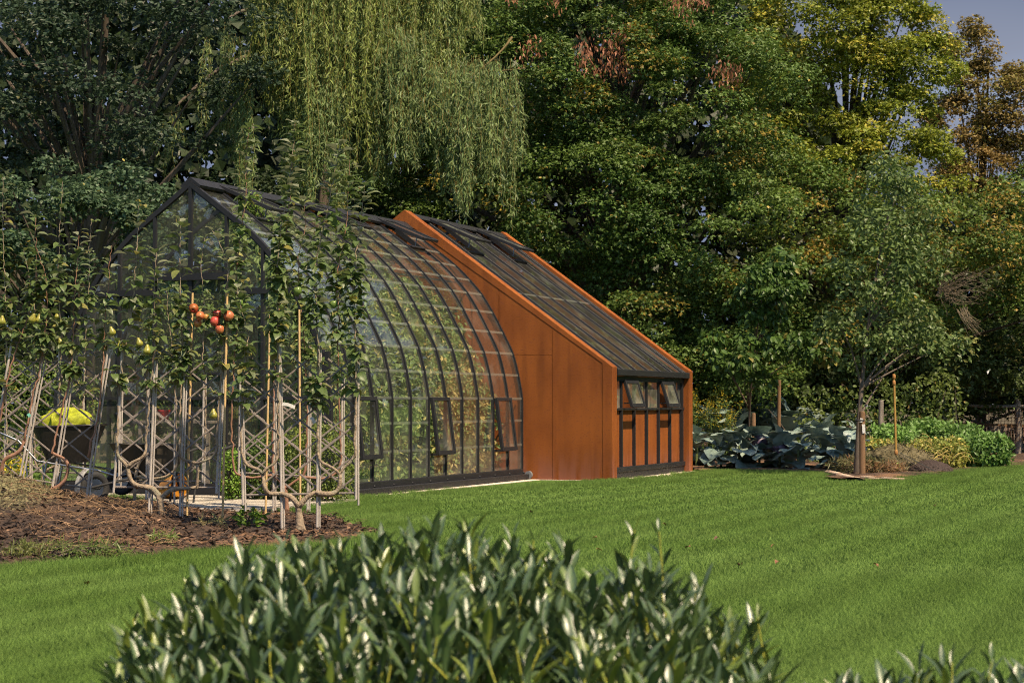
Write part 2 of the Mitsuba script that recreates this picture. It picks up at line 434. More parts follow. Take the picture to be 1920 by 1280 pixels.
# paved path before the gable: uneven slabs with open joints
path_poly = Polygon([tuple(gnd(x, y)[:2]) for x, y in [(-200, 927), (20, 926), (250, 934), (340, 952), (400, 964), (480, 961), (560, 954), (640, 946), (672, 941), (640, 934.5), (500, 930.5), (100, 918), (-200, 912)]]).buffer(.02)
pb = path_poly.bounds
put('path', MB().prism(path_poly, lambda d, a, b: np.stack([a, b, d], -1), -.02, .005), 'soil', label='paved garden path along the glass gable', kind='structure')
y, k = pb[1], 0
PH = []
while y < pb[3]:
    hgt, x = R.uniform(.26, .42), pb[0] - R.uniform(0, .5)
    while x < pb[2]:
        w = R.uniform(.45, .95)
        g = sbox(x + .012, y + .012, x + w - .012, y + hgt - .012).buffer(-.02).buffer(.02, quad_segs=2).intersection(path_poly)
        if g.area > .03:
            for q in getattr(g, 'geoms', [g]):
                if q.area > .03:
                    put('stone', MB().prism(q, lambda d, a, b: np.stack([a, b, d], -1), .0, R.uniform(.022, .034)), 'stone', 'path')
        x += w
    y += hgt
# gravel strip at the foot of the building's long side
gs = [G(-.25, -.30, 0), G(7.95, -.38, 0), G(8.0, -1.62, 0), G(8.36, -1.9, 0), G(13.9, -2.0, 0), G(13.9, -1.4, 0), G(8.4, -1.4, 0), G(8.1, .05, 0), G(-.25, .05, 0)]
GRAVEL = Polygon([tuple(p[:2]) for p in gs])
put('gravel_strip', MB().prism(GRAVEL, lambda d, a, b: np.stack([a, b, d], -1), -.02, .006), 'gravel', label='pale gravel drip strip at the foot of the glasshouse', kind='structure')
HOUSE = Polygon([tuple(G(u, s, 0)[:2]) for u, s in ((-.05, -.1), (13.5, -.1), (13.5, -1.7), (8, -1.7), (8, 4.5), (-.05, 4.5))]).convex_hull

# ------------------------------------------------------------------ grass blades, laid as patches
VEG_PX = [(1285, 882), (1420, 884), (1555, 888), (1580, 899), (1680, 903), (1700, 893), (1800, 883), (1880, 876), (1940, 868), (2100, 840), (2100, 800), (1285, 800)]
VEG = Polygon([tuple(gnd(x, y)[:2]) for x, y in VEG_PX])
NOGRASS = BED.buffer(-.10).union(path_poly).union(HOUSE).union(GRAVEL).union(VEG)


def patch(n, size, hmin, hmax, wid, seed):
    r = np.random.default_rng(seed)
    p = np.c_[r.uniform(-size / 2, size / 2, (n, 2)), np.zeros(n)]
    a = unit(np.c_[r.normal(0, .38, (n, 2)), np.ones(n)])
    b = unit(np.cross(a, rand_dirs(n, r, .1)))
    h = r.uniform(hmin, hmax, (n, 1))
    w = r.uniform(.6, 1.3, (n, 1)) * wid
    bend = np.c_[r.normal(0, .3, (n, 2)), np.zeros(n)] * h
    return np.stack([p - b * w, p + b * w, p + a * h + bend], 1).reshape(-1, 3), np.arange(3 * n).reshape(-1, 3)


for nm, n, size, h0, h1, w, sd in (('near', 3400, .8, .018, .042, .0024, 1), ('mid', 3000, 1.2, .02, .042, .0042, 2), ('far', 1500, 1.6, .02, .045, .008, 3), ('rim', 500, .5, .03, .085, .003, 4)):
    scene[f'turf_patch_{nm}'] = {'type': 'shapegroup', 'blades': mikit.ply(patch(n, size, h0, h1, w, sd), 'blade')}
count = 0


def lay(kind, x, y):
    global count
    count += 1
    a = 90 * R.integers(0, 4)
    scene[f'turf_grass__{count:03d}'] = {'type': 'instance', 'shapegroup': {'type': 'ref', 'id': f'turf_patch_{kind}'}, 'to_world': T().translate([float(x), float(y), 0.0]).rotate([0, 0, 1], float(a)).scale([1, 1, float(R.uniform(.85, 1.15))])}


for kind, size, d0, d1 in (('near', .8, 8.6, 16.6), ('mid', 1.2, 16.6, 26.2), ('far', 1.6, 26.2, 47.0)):
    step = size
    for y in np.arange(d0 + step / 2, d1, step):
        half = .243 * y + 3.4
        for x in np.arange(-half, half, step):
            cell = sbox(x - size / 2, y - size / 2, x + size / 2, y + size / 2)
            out = cell.difference(NOGRASS).area / cell.area
            if out > .93:
                lay(kind, x, y)
            elif out > .02:                                # along an edge: smaller tufts, only on the lawn side
                for ax_ in np.arange(x - size / 2 + .12, x + size / 2, .24):
                    for ay_ in np.arange(y - size / 2 + .12, y + size / 2, .24):
                        if not inside(NOGRASS.buffer(.05), ax_, ay_):
                            lay('rim', ax_, ay_)
labels['turf_grass'] = {'label': 'short mown grass blades covering the lawn', 'category': 'grass', 'kind': 'stuff'}

# ------------------------------------------------------------------ glasshouse
from scipy.interpolate import PchipInterpolator
PZ = [1.41, 1.85, 2.18, 2.556, 2.886, 3.208, 3.504, 3.774, 3.978, 4.165, 4.47]
PS = [0.0, .078, .168, .352, .528, .729, .983, 1.263, 1.527, 1.78, 2.19]
_s = PchipInterpolator(PZ, PS)
prof = lambda z: np.where(np.asarray(z) < 1.41, 0.0, _s(np.clip(z, 1.41, 4.47)))
W = 4.38
L_BAY = 0.73
BAYS = [i * L_BAY for i in range(12)]


def pnorm(z):
    z = np.asarray(z, float)
    ds, dz = prof(z + .01) - prof(z - .01), .02
    n = np.stack([-dz + 0 * z, ds], -1)
    return n / np.linalg.norm(n, axis=-1, keepdims=True)


def skin(u, z, off, left=False):
    """Points of the glass skin at (u, z), off metres outside it."""
    n = pnorm(z)
    s, zz = prof(z) + n[..., 0] * off, z + n[..., 1] * off
    return G(u, W - s if left else s, zz)


def rib(u, w, out, inn, z0=.10, z1=4.47, left=False):
    z = np.concatenate([[z0, .8], np.linspace(1.38, z1, 26)])
    rows = [skin(np.full_like(z, u + a), z, o, left) for a, o in ((-w / 2, -inn), (-w / 2, out), (w / 2, out), (w / 2, -inn))]
    v = np.stack(rows, 1).reshape(-1, 3)
    n = len(z)
    f = [[i * 4 + j, i * 4 + (j + 1) % 4, i * 4 + 4 + (j + 1) % 4, i * 4 + 4 + j] for i in range(n - 1) for j in range(4)]
    f += [[0, 1, 2, 3], [n * 4 - 4, n * 4 - 3, n * 4 - 2, n * 4 - 1]]
    return MB().add(v, f)


def sheet(u0, u1, z0, z1, off=0.0, left=False, n=3):
    z = np.linspace(z0, z1, n)
    v = np.concatenate([skin(np.full(n, u0), z, off, left), skin(np.full(n, u1), z, off, left)])
    return v, np.array([[i, i + 1, n + i + 1, n + i] for i in range(n - 1)])


gh = thing('glasshouse', 'glasshouse with a curved glass side, dark metal ribs and a pointed gable', 'greenhouse')
for i, u in enumerate(BAYS):
    put('glazing_bar', rib(u, .038, .024, .032) if i else rib(u, .055, .03, .06), 'frame_metal', gh, smooth=30)
    if i % 2 == 0:
        put('glazing_bar', rib(u, .045, .022, .035, left=True), 'frame_metal', gh, smooth=30)
    mb = MB()
    p = skin(u, .12, .035)
    mb.tm(trimesh.creation.icosphere(1, .024, center=None) if False else trimesh.Trimesh(trimesh.creation.icosphere(1, .022).vertices + p, trimesh.creation.icosphere(1).faces))
    put('bar_foot', mb, 'frame_metal', gh, smooth=True)
ROWS = [.19, .61, 1.03, 1.41, 1.815, 2.19, 2.56, 2.92, 3.24, 3.50, 3.76, 4.0, 4.22, 4.45]
OPEN = (1, 5, 9)
for b in range(11):
    for r in range(len(ROWS) - 1):
        z0, z1 = ROWS[r], ROWS[r + 1]
        if b in OPEN:
            if r in (1, 2) or z1 > 4.01:
                if r == 1:
                    continue
                continue
            if r == 0:
                z1 = .52
        put('pane', sheet(BAYS[b] + .012, BAYS[b + 1] - .012, z0 + .004, z1 + .0, R.uniform(-.002, .002)), 'glass', gh, smooth=True)
for b in range(0, 10, 2):
    for z0, z1, n in ((.19, 1.41, 2), (1.41, 2.92, 7), (2.92, 4.45, 7)):
        put('pane', sheet(BAYS[b] + .012, BAYS[b + 2] - .012, z0 + .004, z1, 0, True, n), 'glass', gh, smooth=True)
for z in ROWS[1:-1]:
    mb = MB()
    for b in range(11):
        if b in OPEN and (z in (.61, 1.03) or z > 3.99):
            continue
        mb.add(*sheet(BAYS[b] + .021, BAYS[b + 1] - .021, z - .018, z + .022, .007, n=2))
    put('glass_lap', mb, 'lap_glass', gh)
# plinth, gutter box, ridge, purlins
put('plinth', MB().bar(G(-.03, .01, .145), G(8.0, .01, .145), .09, .09, ch=.006), 'frame_metal', gh)
put('gutter_box', MB().bar(G(-.05, -.085, .052), G(8.02, -.085, .052), .13, .10, ch=.008), 'frame_metal', gh)
put('plinth', MB().bar(G(-.03, W - .01, .1), G(8.0, W - .01, .1), .09, .18), 'frame_metal', gh)
put('ridge', MB().prism(Polygon([(2.19, 4.565), (2.03, 4.445), (2.05, 4.41), (2.19, 4.51), (2.33, 4.41), (2.35, 4.445)]), G, -.04, 8.02), 'frame_metal', gh)
for z in (1.40, 3.46):
    for left in (False, True):
        put('purlin', MB().bar(skin(0, z, -.05, left), skin(8.0, z, -.05, left), .022, .028), 'frame_metal', gh)
put('purlin', MB().bar(G(.03, 1.2, 2.95), G(8, 1.2, 2.95), .03, .03), 'frame_metal', gh)
# gable
zz = np.concatenate([[.1], np.linspace(1.41, 4.47, 30)])
right = [(float(prof(z)), float(z)) for z in zz]
OUT = Polygon(right + [(W - s, z) for s, z in right[::-1]])
MS = [W / 2 + k * .575 for k in (-3, -2, -1, 0, 1, 2, 3)]                # mullions of the gable, right to left
GH = OUT.buffer(-.03)
put('gable_rafter', MB().prism(OUT.buffer(.03, join_style=2).difference(OUT.buffer(-.036, join_style=2)).intersection(sbox(-.2, .1, W / 2, 5)), G, -.055, .02), 'frame_metal', gh)
put('gable_rafter', MB().prism(OUT.buffer(.03, join_style=2).difference(OUT.buffer(-.036, join_style=2)).intersection(sbox(W / 2, .1, W + .2, 5)), G, -.055, .02), 'frame_metal', gh)
top_of = lambda s: float(np.interp(min(s, W - s), [p[0] for p in right], [p[1] for p in right])) - .04
door = (MS[2], MS[4])
for k, s in enumerate(MS):
    if k == 3:
        put('mullion', MB().bar(G(-.02, s, 3.19), G(-.02, s, 4.42), .05, .06, up=XD), 'frame_metal', gh)
        put('mullion', MB().bar(G(-.02, s, .1), G(-.02, s, 3.10), .07, .06, up=XD), 'frame_metal', gh)
    else:
        put('mullion', MB().bar(G(-.02, s, .1), G(-.02, s, top_of(s)), .042, .06, up=XD), 'frame_metal', gh)
put('mullion', MB().bar(G(-.02, .04, .1), G(-.02, .04, 2.05), .07, .07, up=XD), 'frame_metal', gh)
for a, b in ((W - .50, door[1]), (door[0], .53)):
    put('transom', MB().bar(G(-.03, a, 2.915), G(-.03, b, 2.915), .10, .085), 'frame_metal', gh)
put('transom', MB().bar(G(-.03, door[1] + .03, 3.135), G(-.03, door[0] - .03, 3.135), .11, .10), 'frame_metal', gh)
put('transom', MB().bar(G(-.025, W - .03, 1.40), G(-.025, .03, 1.40), .05, .045), 'frame_metal', gh)
put('transom', MB().bar(G(-.025, door[1], 1.75), G(-.025, door[0], 1.75), .05, .03), 'frame_metal', gh)
put('plinth', MB().bar(G(-.03, W, .1), G(-.03, 0, .1), .10, .18), 'frame_metal', gh)
edges = [W - .03] + MS[::-1] + [.03]
for a, b in zip(edges[:-1], edges[1:]):
    mid = (a + b) / 2
    cuts = [.19, 1.40, 3.135 if door[0] < mid < door[1] else 2.915, 4.6]
    for z0, z1 in zip(cuts[:-1], cuts[1:]):
        g = sbox(b + .02, z0 + .02, a - .02, z1 - .02).intersection(GH)
        if g.area > .02:
            for q in getattr(g, 'geoms', [g]):
                qq = np.array(q.exterior.coords)[:-1]
                tri = trimesh.creation.triangulate_polygon(q, engine='earcut')
                put('gable_pane', (G(np.full(len(tri[0]), -.012), tri[0][:, 0], tri[0][:, 1]), tri[1]), 'gable_glass', gh)
put('floor_slab', MB().prism(sbox(.06, .03, 7.98, W - .06), lambda d, a, b: G(a, b, d), -.02, .03), 'soil', gh)


def sash(parent, name, hinge0, hinge1, down, out, angle, length, stay=True):
    """A top-hung sash: hinge line from hinge0 to hinge1, hanging along down, swung out by angle degrees."""
    c, s = math.cos(math.radians(angle)), math.sin(math.radians(angle))
    dn, nn = unit(np.asarray(down) * c + np.asarray(out) * s), unit(np.asarray(out) * c - np.asarray(down) * s)
    ax_ = unit(hinge1 - hinge0)
    wd = np.linalg.norm(hinge1 - hinge0)
    o = hinge0 + nn * .03
    q = lambda a, l, n=0: o + ax_ * a + dn * l + nn * n
    t = .055
    k = put(name, MB().bar(q(t / 2, 0), q(t / 2, length), t, .055, up=nn, ch=.004).bar(q(wd - t / 2, 0), q(wd - t / 2, length), t, .055, up=nn, ch=.004)
            .bar(q(t, t / 2), q(wd - t, t / 2), t, .040, up=nn).bar(q(t, length - t / 2), q(wd - t, length - t / 2), t * 1.2, .040, up=nn), 'frame_metal', parent)
    put('sash_pane', ([q(t, t, .005), q(wd - t, t, .005), q(wd - t, length - t, .005), q(t, length - t, .005)], [[0, 1, 2, 3]]), 'milky_glass' if parent == hs_key else 'glass', k)
    if stay:
        a, b = q(wd / 2, length * .72, -.02), hinge0 + ax_ * wd / 2 + np.asarray(down) * length * .80 - np.asarray(out) * .02
        put('stay', MB().bar(a, b, .018, .012).bar(b - ax_ * wd * .3, b + ax_ * wd * .3, .02, .02), 'galvanised', k)
    return k


hs_key = 'steel_garden_house'
down, outw = np.array([0, 0, -1.0]), -YD
for b in OPEN:
    # side windows
    u0, u1 = BAYS[b], BAYS[b + 1]
    put('window_frame', MB().bar(G(u0 + .02, .0, .53), G(u1 - .02, .0, .53), .05, .035).bar(G(u0 + .02, .0, 1.395), G(u1 - .02, .0, 1.395), .05, .035), 'frame_metal', gh)
    sash(gh, 'side_sash', G(u0 - .0, -.02, 1.42), G(u1 + .0, -.02, 1.42), down, outw, 7.2, .90)
    # roof vents at the ridge
    z1 = 4.0
    top, low = skin(u0, 4.44, .01), skin(u0, z1, .01)
    dn = unit(low - top)
    nrm = unit(np.cross(XD, dn))
    nrm = nrm if nrm[2] > 0 else -nrm
    put('vent_frame', MB().bar(skin(u0 + .02, z1, 0), skin(u1 - .02, z1, 0), .05, .08, up=nrm).bar(skin(u0 + .03, 4.44, -.01), skin(u0 + .03, z1, -.01), .05, .08, up=nrm).bar(skin(u1 - .03, 4.44, -.01), skin(u1 - .03, z1, -.01), .05, .08, up=nrm), 'frame_metal', gh)
    sash(gh, 'roof_vent', skin(u0, 4.45, .03), skin(u1, 4.45, .03), dn, nrm, 13.5, .92)

# ------------------------------------------------------------------ rusty steel lean-to
hs = thing('steel_garden_house', 'rust orange steel garden house with a glazed slope at the far end of the glasshouse', 'garden house')
SL = .728
ptop = lambda s: 1.962 + (np.minimum(s, 4.46 - s) + 1.65) * SL
RID = 2.23
portal = Polygon([(-1.65, 0), (-1.65, 1.962), (RID, float(ptop(RID))), (4.5, float(ptop(RID)) - (4.5 - RID) * SL), (4.5, 0)])
inner = Polygon([(-1.475, -1), (-1.475, 1.962 + .06), (RID, float(ptop(RID)) - .205), (4.33, float(ptop(RID)) - .205 - (4.33 - RID) * SL), (4.33, -1)])
band = portal.difference(inner)
for nm, u in (('front', 8.035), ('back', 13.15)):
    put('portal_frame', MB().prism(band, G, u, u + .285), 'corten', hs, label='near steel portal frame' if nm == 'front' else 'far steel portal frame')
body = portal.buffer(-.012)
put('wall_core', MB().prism(body.intersection(inner.buffer(.05)), G, 8.062, 8.20), 'corten', hs)
put('wall_core', MB().prism(body.intersection(inner.buffer(.05)), G, 13.20, 13.40), 'corten', hs)
plates = [sbox(.434, 0, 4.4, 5), sbox(-.552, 2.177, .426, 5), sbox(-.552, -.02, .426, 2.170), sbox(-1.5, -.02, -.560, 5), ]
for g in plates:
    put('steel_panel', MB().prism(g.intersection(inner.buffer(-.007)), G, 8.046, 8.066), 'corten', hs)
# glazed slope
roof_z = lambda s: ptop(s) - .105
sl = unit(G(0, -1.0, float(roof_z(-1.0))) - G(0, 2.0, float(roof_z(2.0))))
rn = unit(np.cross(XD, sl))
rn = rn if rn[2] > 0 else -rn
RB = [8.345, 8.95, 9.755, 10.56, 11.365, 12.17, 12.975, 13.13]
E0, E1 = -1.60, 2.17
for i, u in enumerate(RB):
    a, b = G(u, E0, float(roof_z(E0))), G(u, E1, float(roof_z(E1)))
    put('roof_bar', MB().bar(a, b, .06 if i in (0, 7) else .042, .055, up=rn, ch=.005), 'frame_metal', hs)
    a, b = G(u, 4.4, float(ptop(RID)) - .105 - (4.4 - RID) * SL), G(u, RID + .05, float(roof_z(RID - .05)))
    put('roof_bar', MB().bar(a, b, .05, .05), 'frame_metal', hs)
for i in range(7):
    u0, u1 = RB[i] + .022, RB[i + 1] - .022
    cuts = [E0, .35, E1] if i not in (1, 4) else [E0, .35, 1.38]
    for s0, s1 in zip(cuts[:-1], cuts[1:]):
        put('roof_pane', ([G(u0, s0, float(roof_z(s0))), G(u1, s0, float(roof_z(s0))), G(u1, s1 - .006, float(roof_z(s1 - .006))), G(u0, s1 - .006, float(roof_z(s1 - .006)))], [[0, 1, 2, 3]]), 'glass', hs)
    put('glass_lap', MB().add([G(u0, s, float(roof_z(s))) + rn * .006 for s in (.30, .345)] + [G(u1, s, float(roof_z(s))) + rn * .006 for s in (.345, .30)], [[0, 1, 2, 3]]), 'lap_glass', hs)
    zz_ = lambda s: float(ptop(RID)) - .105 - (s - RID) * SL
    put('roof_pane', ([G(u0, 4.4, zz_(4.4)), G(u1, 4.4, zz_(4.4)), G(u1, 2.27, zz_(2.27)), G(u0, 2.27, zz_(2.27))], [[0, 1, 2, 3]]), 'glass', hs)
zr = float(roof_z(RID))
put('ridge', MB().prism(Polygon([(RID, zr + .075), (RID - .15, zr - .03), (RID - .13, zr - .06), (RID, zr + .03), (RID + .13, zr - .06), (RID + .15, zr - .03)]), G, 8.325, 13.145), 'frame_metal', hs)
for b in (1, 4):
    u0, u1 = RB[b], RB[b + 1]
    top = G(u0, 2.14, float(roof_z(2.14)))
    cut = 1.38
    put('vent_frame', MB().bar(G(u0 + .02, cut, float(roof_z(cut))), G(u1 - .02, cut, float(roof_z(cut))), .05, .08, up=rn).bar(G(u0 + .03, 2.14, float(roof_z(2.14))), G(u0 + .03, cut, float(roof_z(cut))), .05, .07, up=rn)
        .bar(G(u1 - .03, 2.14, float(roof_z(2.14))), G(u1 - .03, cut, float(roof_z(cut))), .05, .07, up=rn), 'frame_metal', hs)
    sash(hs, 'roof_vent', top + rn * .04, G(u1, 2.14, float(roof_z(2.14))) + rn * .04, sl, rn, 13, .98)
# glazed front below the eave
SF = -1.52
U0, U1 = 8.33, 13.14
put('eave_gutter', MB().bar(G(U0 - .005, SF - .07, 1.872), G(U1 + .005, SF - .07, 1.872), .16, .115, ch=.01), 'frame_metal', hs)
put('header', MB().bar(G(U0, SF, 1.765), G(U1, SF, 1.765), .075, .09), 'frame_metal', hs)
put('sill', MB().bar(G(U0, SF, 1.228), G(U1, SF, 1.228), .085, .042, ch=.004), 'frame_metal', hs)
put('base_sill', MB().bar(G(U0, SF - .01, .165), G(U1, SF - .01, .165), .10, .085, ch=.006), 'frame_metal', hs)
put('base_sill', MB().bar(G(U0, SF + .0, .06), G(U1, SF + .0, .06), .075, .12), 'frame_metal', hs)
MU = [8.95, 9.755, 10.56, 11.365, 12.17, 12.99]
for u in MU:
    put('post', MB().bar(G(u, SF - .012, .208), G(u, SF - .012, 1.206), .055 if u < 12.9 else .09, .06, up=XD), 'frame_metal', hs)
    put('post', MB().bar(G(u, SF - .012, 1.25), G(u, SF - .012, 1.72), .05 if u < 12.9 else .09, .06, up=XD), 'frame_metal', hs)
ul = [U0] + MU
for a, b in zip(ul[:-1], ul[1:]):
    put('steel_panel', MB().prism(sbox(a + .025, .21, b - .025, 1.205), lambda d, p, q: G(p, d, q), SF + .012, SF + .03), 'corten', hs)
    if a in (8.95, 11.365):
        sash(hs, 'window_sash', G(a - .01, SF - .045, 1.725), G(b + .01, SF - .045, 1.725), down, outw, 17, .49)
        put('window_head', MB().bar(G(a + .02, SF - .03, 1.70), G(b - .02, SF - .03, 1.70), .07, .03), 'frame_metal', hs)
    else:
        put('window_pane', ([G(a + .02, SF, 1.25), G(b - .02, SF, 1.25), G(b - .02, SF, 1.72), G(a + .02, SF, 1.72)], [[0, 1, 2, 3]]), 'milky_glass', hs)
put('side_wall', MB().prism(sbox(8.2, 0, 13.2, 2.98), lambda d, p, q: G(p, d, q), 4.40, 4.46), 'corten', hs)
put('floor_slab', MB().prism(sbox(8.21, -1.45, 13.19, 4.38), lambda d, a, b: G(a, b, d), -.02, .03), 'soil', hs)

# drain pipe elbow at the end of the gutter box
pts = [G(8.03 + .16 * math.sin(a) + .0, -.15 - .0, .075) if False else G(8.0 + .22 * math.sin(a), -.13 - .16 * (1 - math.cos(a)), .085 - .10 * max(0, a - .9)) for a in np.linspace(0, 1.75, 9)]
tag(put('drain_pipe', MB().tube(pts, [.062] * 2 + [.058] * 7, 14).tube([pts[0], pts[0] + (pts[1] - pts[0]) * .9], .069, 14), 'grey_plastic', smooth=40), 'grey plastic pipe elbow at the end of the glasshouse gutter box', 'drain pipe')

# ------------------------------------------------------------------ trees behind
def leaf_cloud(rng, centers, radii, per, tpl, size, pal, flat=.62, droop=.35, up=.55, tint=None):
    """Leaves in flattened boughs. pal(rng, bough index, points) -> colours; returns mesh arrays."""
    n = len(centers)
    idx = np.repeat(np.arange(n), per)
    m = len(idx)
    d = rand_dirs(m, rng)
    d[:, 2] = np.where(rng.random(m) < .7, np.abs(d[:, 2]), d[:, 2])
    r = np.clip(1 - np.abs(rng.normal(0, .30, m)), .05, 1.15)
    # each bough is a few sprays, so its outline is ragged
    ph = rng.random((n, 3)) * 9
    lump = .62 + .75 * hnoise(d * 2.1 + ph[idx] + idx[:, None] * 3.7, 3)
    off = d * (r * lump * radii[idx])[:, None] * [1, 1, flat]
    pos = centers[idx] + off
    nrm = unit(d * .55 + [0, 0, up] + rng.normal(0, .42, (m, 3)))
    axis = rng.normal(0, 1, (m, 3)) * [1, 1, .4] + d * .7 - [0, 0, droop]
    sz = rng.uniform(*size, m)
    v, f = scatter(tpl, pos, axis, nrm, sz)
    return v, f, vcol(len(tpl[0]), pal(rng, idx, pos, n))


GAIN = 1.32                                              # one knob for the brightness of all foliage


def palette(base, alt, tips, tip_share, seed, scale=.55, var=.28):
    base, alt, tips = map(np.array, (base, alt, tips))

    base, alt, tips = base * GAIN, alt * GAIN, tips * (.5 + .5 * GAIN)

    def fn(rng, idx, pos, n):
        k = np.clip(hfbm(pos * scale + seed, 3) * 2.2 - .6, 0, 1)[:, None]
        bj = rng.uniform(1 - var * .6, 1 + var * .6, (n, 1))[idx]
        warm = (rng.random(n) < tip_share)[idx]
        c = base * (1 - k) + alt * k
        tip = (rng.random(len(pos)) < np.where(warm, .55, tip_share * .35))[:, None]
        c = np.where(tip, tips * rng.uniform(.7, 1.25, (len(pos), 1)), c)
        return c * bj * rng.uniform(1 - var, 1 + var, (len(pos), 1))
    return fn


def lobe_points(rng, lobes, spacing, back=.35):
    """Bough centres spread over the outside of a union of ellipsoids (a thinner set on the far side and inside)."""
    out, nor = [], []
    for c, r in lobes:
        c, r = np.asarray(c, float), np.asarray(r, float)
        area = 4 * np.pi * ((r[0] * r[1]) ** 1.6 / 3 + (r[0] * r[2]) ** 1.6 / 3 + (r[1] * r[2]) ** 1.6 / 3) ** (1 / 1.6)
        d = rand_dirs(int(area / spacing ** 2), rng)
        p = c + d * r * np.clip(rng.normal(.93, .10, (len(d), 1)), .6, 1.15)
        keep = (d[:, 1] < .25) | (rng.random(len(d)) < back)
        for c2, r2 in lobes:
            if c2 is not c:
                inn = (((p - np.asarray(c2)) / np.asarray(r2)) ** 2).sum(1) < .62
                keep &= ~inn | (rng.random(len(d)) < .12)
        out.append(p[keep])
        nor.append(d[keep])
    p = np.vstack(out)
    return p[p[:, 2] > .25]


def bez(p0, p1, p2, n=8):
    t = np.linspace(0, 1, n)[:, None]
    return (1 - t) ** 2 * p0 + 2 * t * (1 - t) * p1 + t * t * p2


def tree(name, label, lobes, foot, trunk_r, seed, spacing=.80, radius=(.48, .88), per=190, tpl=MAPLE, size=(.07, .13), pal=None, group=None, limbs=26, bark='bark', leaf='leaf_far', crown_base=None, flat=.62, back=.35, **lk):
    rng = np.random.default_rng(seed)
    cen = lobe_points(rng, lobes, spacing, back)
    t = thing(name, label, 'tree', group)
    v, f, c = leaf_cloud(rng, cen, rng.uniform(*radius, len(cen)), per, tpl, size, pal, flat, **lk)
    put('crown', (v, f, c), leaf, t, vc=True)
    foot = np.asarray(foot, float)
    mid = np.mean([np.asarray(l[0]) for l in lobes], 0)
    topz = max(l[0][2] for l in lobes)
    top = np.array([mid[0], mid[1], topz])
    base = crown_base if crown_base is not None else foot[2] + .28 * (topz - foot[2])
    tr = bez(foot, np.array([foot[0] + rng.normal(0, .12), foot[1], base]), top, 10)
    rr = np.linspace(trunk_r, trunk_r * .22, 10)
    rr[0] *= 1.35
    put('trunk', MB().tube(tr, rr, 9), bark, t, smooth=True)
    mb = MB()
    pick = rng.choice(len(cen), min(limbs, len(cen)), replace=False)
    for i in pick:
        e = cen[i]
        k = np.clip((e[2] - foot[2]) / max(topz - foot[2], 1) * .75, .25, .95)
        s = tr[int(k * 9)]
        m = (s + e) / 2 + [0, 0, rng.uniform(-.1, .5)]
        L = np.linalg.norm(e - s)
        r0 = min(trunk_r * .45, .012 + .018 * L)
        mb.tube(bez(s, m, e, 6), np.linspace(r0, .008, 6), 5, caps=False)
    k = put('limb', mb, bark, t)
    labels[k] = {'kind': 'stuff'}
    return t


def L(px, py, d, rx, rz, ry=None):
    return (at(px, py, d), (rx, ry or (rx + rz) * .45, rz))


# far wall of the wood: one mass of dark leaves that closes the gaps
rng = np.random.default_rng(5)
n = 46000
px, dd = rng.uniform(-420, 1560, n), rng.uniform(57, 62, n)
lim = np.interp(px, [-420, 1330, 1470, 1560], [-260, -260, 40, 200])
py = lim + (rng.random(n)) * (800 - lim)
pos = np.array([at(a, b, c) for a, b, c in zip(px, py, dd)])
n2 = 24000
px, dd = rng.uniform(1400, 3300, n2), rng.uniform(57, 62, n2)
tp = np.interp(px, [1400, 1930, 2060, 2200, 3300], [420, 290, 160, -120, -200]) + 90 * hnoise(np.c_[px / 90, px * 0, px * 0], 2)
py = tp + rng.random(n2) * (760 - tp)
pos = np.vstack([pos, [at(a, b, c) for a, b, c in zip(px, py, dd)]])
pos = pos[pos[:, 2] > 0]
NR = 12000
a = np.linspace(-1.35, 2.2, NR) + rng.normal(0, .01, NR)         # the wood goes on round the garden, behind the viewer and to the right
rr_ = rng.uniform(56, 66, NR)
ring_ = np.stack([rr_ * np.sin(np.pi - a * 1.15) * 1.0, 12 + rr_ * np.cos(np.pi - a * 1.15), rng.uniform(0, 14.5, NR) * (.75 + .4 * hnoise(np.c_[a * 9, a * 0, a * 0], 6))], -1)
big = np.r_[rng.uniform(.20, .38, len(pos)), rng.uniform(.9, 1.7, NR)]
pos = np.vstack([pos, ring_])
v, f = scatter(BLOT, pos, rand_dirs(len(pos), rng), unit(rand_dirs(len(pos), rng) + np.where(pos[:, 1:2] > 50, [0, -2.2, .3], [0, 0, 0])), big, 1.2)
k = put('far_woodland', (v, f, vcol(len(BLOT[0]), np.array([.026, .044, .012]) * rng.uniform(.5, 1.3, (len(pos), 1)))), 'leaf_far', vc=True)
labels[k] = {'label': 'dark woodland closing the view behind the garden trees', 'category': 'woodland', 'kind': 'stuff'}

put('woodland_floor', MB().prism(Polygon([tuple(gnd(a, b)[:2]) for a, b in [(-900, 868), (300, 868), (1290, 862), (1560, 840), (1780, 826), (2700, 826), (2700, 766), (-900, 766)]]), lambda d, a, b: np.stack([a, b, d], -1), -.02, .012), 'leaf_litter', label='shaded bare floor of the wood', kind='structure')

